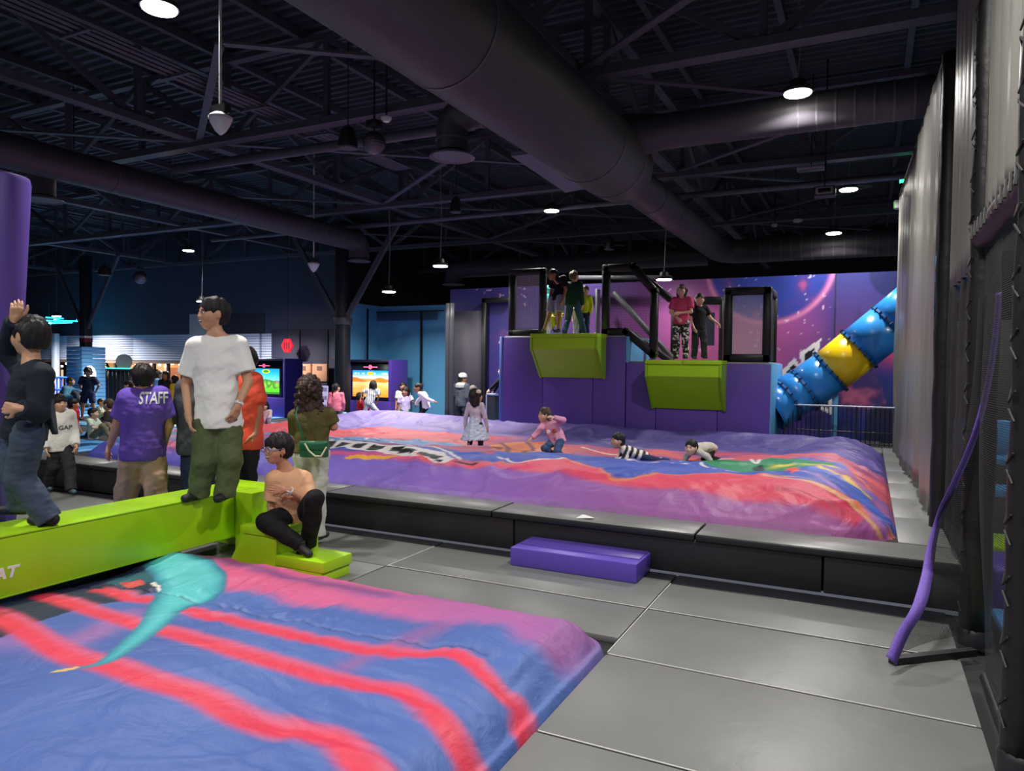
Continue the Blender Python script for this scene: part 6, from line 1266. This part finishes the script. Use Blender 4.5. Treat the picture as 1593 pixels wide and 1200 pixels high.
J = stand(137, 573, 19.8, 0, TOW + 10, elL=(.17, -.05, .66), wrL=(.11, -.08, .56), elR=(-.17, -.05, .66), wrR=(-.11, -.08, .56), knL=(.09, .02, .29), anL=(.11, 0, .045), knR=(-.09, .02, .29), anR=(-.11, 0, .045)); put('boy in navy t-shirt and navy shorts standing on the trampoline court', J, None, skin=SKC, shirt=(34, 42, 62), pants=(30, 40, 76), hair=dict(style='curly', vol=1.15, rgb=(34, 26, 26), len=.0), h=.017, leg='shorts', loose=.03)
J = sit(158, 656, 19.0, 1.1, RIG); put('small child in pale top sitting far off beyond the ponytail woman', J, None, skin=SKD, shirt=(196, 200, 186), pants=(170, 180, 150), hair=dict(rgb=(90, 70, 54)), h=.02)
J = stand(258, 578, 19.2, 0, TOW - 10); put('girl in black hoodie over red t-shirt beyond the staff member', J, None, skin=SKC, shirt=(36, 36, 42), pants=(50, 66, 96), hair=dict(style='long', len=.2), h=.018, sleeve='long', loose=.04)
J = stand(272, 585, 18.6, 0, LEF, elL=(.12, .02, .62), wrL=(.08, .10, .60)); put('child in yellow and white jacket beside the grey t-shirt', J, None, skin=SKB, shirt=(226, 170, 44), pants=(30, 30, 36), hair=dict(style='long', len=.1), h=.018, sleeve='long', loose=.04)
J = stand(248, 577, 20.6, 0, RIG); put('person with long hair and pale blue top behind the hoodie girl', J, None, skin=SKB, shirt=(130, 170, 214), pants=(60, 70, 100), hair=dict(style='long', len=.2, rgb=(80, 60, 52)), h=.02, sleeve='long')
J = stand(200, 594, 17.2, 0, LEF + 20); put('dark haired child beside the black booth behind the staff member', J, None, skin=SKB, shirt=(70, 60, 60), pants=(40, 40, 46), hair=dict(), h=.02)
# ---- children by the game kiosks
J = sit(414, 664, 18.0, 1.14, TOW - 10, lean=.02); pg, JP = put('small girl in pale pink sweater with red bow print sitting down', J, None, skin=SKD, shirt=(232, 200, 204), pants=(190, 150, 160), hair=dict(style='long', len=.05), h=.013, sleeve='long', faceh=.009)
bc_ = (JP['chest'] * .6 + JP['neck'] * .4) - JP['base'] + nrm(JP['f']) * .115
for sg_ in (-1, 1): mesh('bow_print', [tuple(bc_ + A(JP['l']) * a * sg_ + A((0, 0, c_)) + A(JP['f']) * (.012 - abs(a) * .2 + d_)) for d_ in (0, .004) for a, c_ in ((0, 0), (.05, .035), (.055, -.035))], [(0, 1, 2), (5, 4, 3), (0, 3, 4, 1), (1, 4, 5, 2), (2, 5, 3, 0)], mat('bow_red', (190, 30, 40), .6), pg)
J = stand(523, 598, 16.6, 0, AWA + 20); put('girl in pink sweater with dark braid watching the desert screen', J, vdir(.5, .8, 0), skin=SKB, shirt=(226, 120, 142), pants=(74, 80, 84), hair=dict(style='pony', len=.2), h=.016, sleeve='long', face=False, loose=.03)
J = sit(531, 671, 17.4, 1.22, TOW, lean=.10, elR=(-.12, .10, .22), wrR=(-.04, .15, .36), pel=(0, 0, .10))
def tiedye(V, J): n = fbm(V[:, 0] * 3 + V[:, 1], V[:, 2] * 3, 81, 3, 3); return ramp(.5 + .6 * n, [(0, (60, 110, 140)), (.5, (120, 200, 220)), (1, (190, 230, 235))])
put('boy in light blue tie-dye top crouching behind the cushion', J, None, skin=SKB, shirt=(120, 190, 215), pants=(60, 70, 80), hair=dict(vol=1.08), h=.014, sleeve='long', top=tiedye, loose=.03)
J = stand(560, 613, 17.3, 0, RIG + 30, elR=(-.12, .06, .66), wrR=(-.09, .22, .60), elL=(.13, .06, .66), wrL=(.08, .22, .60)); put('toddler in red sweater and black trousers', J, None, skin=SKB, shirt=(190, 32, 44), pants=(22, 22, 26), hair=dict(style='long', len=.03), h=.015, sleeve='long', hs=.098, loose=.03)
J = stand(578, 592, 17.0, .2, AWA - 20, head=(581, 599), neck=(580, 606), chest=(578, 613), pel=(574, 626), shL=(571, 607), shR=(588, 608), elL=(563, 612), wrL=(561, 621), elR=(589, 617), wrR=(587, 625, .2), hipL=(571, 627), hipR=(577, 627), knL=(568, 640), anL=(566, 652), knR=(586, 640), anR=(596, 648))
def striped(V, J): t = (V - J['chest']) @ nrm(J['shR'] - J['shL']); return np.where((np.sin(t * 130) > .45)[:, None], linv((120, 124, 140)), linv((226, 226, 222)))
put('boy with long hair in striped shirt jumping before the desert screen', J, vdir(.2, .9, 0), skin=SKC, shirt=(220, 220, 216), pants=(176, 178, 182), hair=dict(style='long', len=.05, rgb=(40, 34, 34)), h=.014, face=False, top=striped, loose=.03)
J = stand(631, 604, 16.9, 0, TOW + 15, elR=(-.14, -.02, .64), elL=(.15, .04, .70), wrL=(.22, .02, .66)); put('girl in lilac t-shirt and green trousers beside the kiosk', J, vdir(-.3, -.9, 0), skin=SKC, shirt=(206, 190, 220), pants=(22, 110, 74), hair=dict(style='long', len=.03, vol=1.08), h=.014, loose=.03, legloose=.04, hs=.105)
J = stand(627, 596, 17.6, 0, TOW); put('girl in white top half hidden behind the lilac t-shirt girl', J, None, skin=SKC, shirt=(224, 220, 214), pants=(150, 150, 160), hair=dict(style='long', len=.12), h=.018)
J = stand(655, 597, 15.5, PZ + .01, LEF + 10, head=(650, 604), neck=(655, 611), chest=(661, 618), pel=(663, 633), shL=(653, 613, -.1), shR=(661, 613, .1), elL=(666, 622, -.12), wrL=(675, 625, -.12), elR=(650, 624, .1), wrR=(647, 630, .1), hipL=(664, 634, -.05), hipR=(661, 634, .05), knL=(655, 645, -.06), knR=(652, 646, .06), anL=(658, 658, -.06), anR=(653, 658, .06))
put('child in cream sweater and black leggings leaning forward on the rim', J, vdir(-.9, -.3, -.3), skin=SKC, shirt=(232, 222, 214), pants=(20, 20, 24), hair=dict(style='bun'), h=.014, sleeve='long', loose=.04, hs=.10)
J = stand(719, 582, 16.8, 0, RIG + 55); capman, JC = put('person in white cap and grey hoodie beside the dark door', J, vdir(.9, .3, 0), skin=SKC, shirt=(74, 80, 90), pants=(46, 54, 68), hair=dict(), h=.016, sleeve='long', loose=.04)
cp = JC['head'] - JC['base']; lathe('cap', [(.105, .03), (.112, .05), (.10, .10), (.05, .135), (.01, .14)], mat('cap_white_cloth', (224, 222, 218), .8), capman, 16, Vector(cp)); 
o = lathe('hood', [(.06, .0), (.15, .02), (.155, .08), (.10, .13)], mat('hood_grey', (190, 188, 180), .8), capman, 16, Vector(JC['neck'] - JC['base'] - A((0, 0, .08))))
J = stand(736, 602, 15.4, PZ + .01, RIG); put('small child with grey cap behind the tutu girl', J, None, skin=SKB, shirt=(60, 60, 66), pants=(40, 40, 46), hair=dict(rgb=(120, 112, 104)), h=.018)
J = stand(783, 570, 15.35, PZ, LEF, elL=(779, 590, -.1), wrL=(762, 606, -.1), elR=(778, 592, .1), wrR=(768, 609, .1)); put('person in black jacket leaning on the net gate beside the tower', J, None, skin=SKD, shirt=(30, 30, 34), pants=(30, 34, 44), hair=dict(), h=.016, sleeve='long')
# ---- children on the big cushion
J = stand(740, 609, 10.1, .36, AWA - 25, elL=(.15, -.02, .62), wrL=(.17, .0, .47), elR=(-.15, .02, .62), wrR=(-.16, .08, .46), knL=(.09, .02, .28), anL=(.12, .0, .05), knR=(-.08, .02, .28), anR=(-.10, 0, .05))
tg, JU = put('girl in lilac dress with ruffled tutu skirt standing on the cushion', J, vdir(.85, .5, 0), skin=SKB, shirt=(206, 190, 208), pants=(50, 54, 66), hair=dict(style='wavy', len=.16, rgb=(38, 26, 26), wide=1.0), shoe=(50, 54, 66), h=.0105, sleeve='long', loose=.012, hem=-.09, legloose=.014, skirt=((206, 214, 236), dict(bump=.6, scale=30)), hs=.100, faceh=.008)
hb_ = JU['head'] - JU['base']; lathe('hair_bow', [(.005, -.03), (.035, -.015), (.035, .015), (.005, .03)], mat('bow_cream', (226, 214, 190), .6), tg, 10, Vector(hb_ + vdir(.3, -.6, 0) * .09 + A((0, 0, .07))))
J = pose(855, 706, .37, 1.05, LEF + 30, dep=10.2, head=(847, 646, 0), neck=(855, 657), chest=(860, 667), pel=(868, 686), shR=(846, 659, .02), shL=(868, 658, -.02), elL=(876, 654, -.12), wrL=(862, 650, -.18), elR=(838, 672, -.08), wrR=(828, 681, -.12), hipR=(860, 687, .05), hipL=(872, 687, -.05), knR=(847, 698, -.12), knL=(866, 703, -.16), anR=(864, 710, .05), anL=(874, 710, .0))
pk, JH = put('girl in pink hoodie and jeans crouching on the cushion', J, vdir(-.8, -.55, -.25), skin=SKD, shirt=((226, 158, 190), dict(bump=.5)), pants=((62, 86, 124), {}), hair=dict(style='long', len=.03, rgb=(72, 56, 48)), shoe=(80, 110, 140), h=.0105, sleeve='long', loose=.034, hem=-.03, hs=.100, faceh=.007)
for k, (px, py, c, rr) in enumerate([(862, 671, (150, 74, 56), .034), (853, 672, (232, 216, 214), .03), (864, 677, (214, 150, 150), .02)]):
    p = A(atd(px, py, 10.02)) - JH['base']; o = lathe('patch_print', [(rr, 0), (rr * .9, .012), (rr * .2, .016)], mat('patch_%d' % k, c, .7), pk, 14, Vector(p)); o.rotation_euler = (R(90), 0, R(26.35 - 10))
def bstripe(V, J): t = (V - J['pel']) @ nrm(J['neck'] - J['pel']); return np.where((np.sin(t * 2 * math.pi / .085) > 0)[:, None], linv((30, 30, 34)), linv((226, 216, 206)))
J = pose(975, 712, .38, 1.06, LEF, dep=10.0, head=(961, 686, 0), neck=(969, 697), chest=(978, 704), pel=(1000, 711), shL=(972, 700, -.12), shR=(968, 700, .12), elL=(974, 713, -.14), wrL=(962, 716, -.12), elR=(964, 714, .1), wrR=(955, 716, .1), hipL=(1001, 712, -.06), hipR=(1001, 712, .06), knL=(1020, 717, -.06), knR=(1020, 717, .06), anL=(1040, 718, -.06), anR=(1040, 718, .06))
put('boy in black and white striped top lying on the cushion', J, vdir(-.92, -.3, -.15), skin=SKB, shirt=(220, 215, 205), pants=(40, 50, 80), hair=dict(vol=1.03, bang=.5), h=.0105, sleeve='long', top=bstripe, loose=.028, hs=.103, faceh=.008)
J = pose(1085, 716, .38, 1.02, LEF - 5, dep=10.0, head=(1075, 697, -.16), neck=(1083, 700, -.08), chest=(1090, 697, .0), pel=(1103, 698, .14), shL=(1088, 704, -.16), shR=(1077, 702, .02), elL=(1100, 710, -.18), wrL=(1106, 718, -.20), elR=(1069, 709, .0), wrR=(1064, 718, -.02), hipL=(1106, 701, .08), hipR=(1099, 699, .2), knL=(1103, 714, .02), knR=(1096, 714, .14), anL=(1118, 716, .2), anR=(1112, 716, .3))
put('boy in grey sweater crawling on the cushion near the tower', J, vdir(-.55, -.75, -.45), skin=SKD, shirt=((190, 180, 170), dict(bump=.5)), pants=(30, 30, 36), hair=dict(), h=.0105, sleeve='long', loose=.03, hs=.103, faceh=.008)
# ---- children on the tower
J = stand(868, 412, 13.85, 2.275, LEF + 45, head=(860, 428, -.03), neck=(872, 440), chest=(873, 455), knL=(.07, .04, .28), anL=(.09, .08, .05), knR=(-.10, .06, .28), anR=(-.17, .10, .05)); put('boy in black t-shirt and grey shorts looking down from the upper ledge', J, vdir(-.75, -.5, -.55), skin=SKC, shirt=(26, 24, 28), pants=(146, 152, 176), hair=dict(), h=.012, leg='shorts', shorts_len=.85, loose=.03, hs=.104, faceh=.008, legloose=.04)
J = stand(893, 423, 14.2, 2.275, AWA - 20, knL=(.09, .02, .28), anL=(.13, -.04, .05), knR=(-.10, .02, .28), anR=(-.17, .06, .05)); put('child in dark green sweater and blue jeans on the upper ledge', J, vdir(.6, .7, 0), skin=SKD, shirt=(28, 56, 52), pants=(52, 72, 116), hair=dict(rgb=(96, 76, 62)), h=.012, sleeve='long', hs=.104, face=False)
J = stand(910, 447, 14.3, ZA + .03, TOW - 15); put('girl in yellow sweater behind the upper ledge', J, vdir(-.3, -1, 0), skin=SKB, shirt=(216, 208, 46), pants=(46, 62, 96), hair=dict(style='pony', rgb=(60, 40, 34)), h=.013, sleeve='long', hs=.100)
J = stand(898, 470, 14.55, ZA + .03, TOW); put('child in white vest behind the jeans on the upper deck', J, None, skin=SKB, shirt=(206, 204, 196), pants=(190, 190, 190), hair=dict(), h=.016, hs=.095)
J = pose(864, 517, ZA + .03, 1.0, TOW, dep=14.5, pel=(0, 0, .2), chest=(0, .03, .36), neck=(0, .07, .47), head=(0, .10, .56), shL=(.1, .06, .45), shR=(-.1, .06, .45), elL=(.13, .12, .35), wrL=(.06, .2, .3), elR=(-.13, .12, .35), wrR=(-.06, .2, .3), hipL=(.05, 0, .2), hipR=(-.05, 0, .2), knL=(.08, .2, .28), knR=(-.08, .2, .28), anL=(.06, .1, .05), anR=(-.06, .1, .05)); put('child in gold trousers crouching behind the boy in black', J, None, skin=SKB, shirt=(190, 180, 96), pants=(184, 168, 92), hair=dict(rgb=(170, 150, 90)), h=.015, sleeve='long')
J = stand(852, 446, 14.9, ZA + .03, LEF); put('child in teal top behind the boy in black on the tower', J, None, skin=SKB, shirt=(62, 190, 190), pants=(190, 190, 196), hair=dict(rgb=(70, 170, 170)), h=.016)
def floral(V, J): n = fbm(V[:, 0] * 2 + V[:, 1] * 2, V[:, 2] * 2, 85, 1, 22); return np.where((n > .25)[:, None], linv((226, 222, 210)), linv((26, 25, 28)))
J = stand(1061, 444, 12.75, 1.80, LEF + 60, elL=(.14, .03, .64), wrL=(.02, .13, .62), elR=(-.14, .03, .64), wrR=(-.03, .12, .56)); put('girl in pink t-shirt and floral trousers standing on the lower ledge', J, vdir(-.55, -.85, -.1), skin=SKD, shirt=(206, 74, 112), pants=((26, 25, 28), dict(fn=floral)), hair=dict(style='long', len=.24, rgb=(70, 44, 42), wide=.85), h=.011, loose=.026, hs=.106, faceh=.007)
J = stand(1088, 459, 12.85, 1.80, TOW + 10, elL=(.18, .0, .66), wrL=(.27, .04, .58), elR=(-.14, .0, .63), wrR=(-.12, .08, .50), knL=(.07, .04, .28), anL=(.10, .0, .05)); put('boy in black t-shirt and grey camouflage trousers on the lower ledge', J, vdir(-.2, -.8, -.55), skin=SKD, shirt=(26, 28, 30), pants=((48, 50, 54), dict(vary=.4, scale=20)), hair=dict(rgb=(50, 36, 32)), h=.011, loose=.03, hs=.104, faceh=.007, legloose=.03)
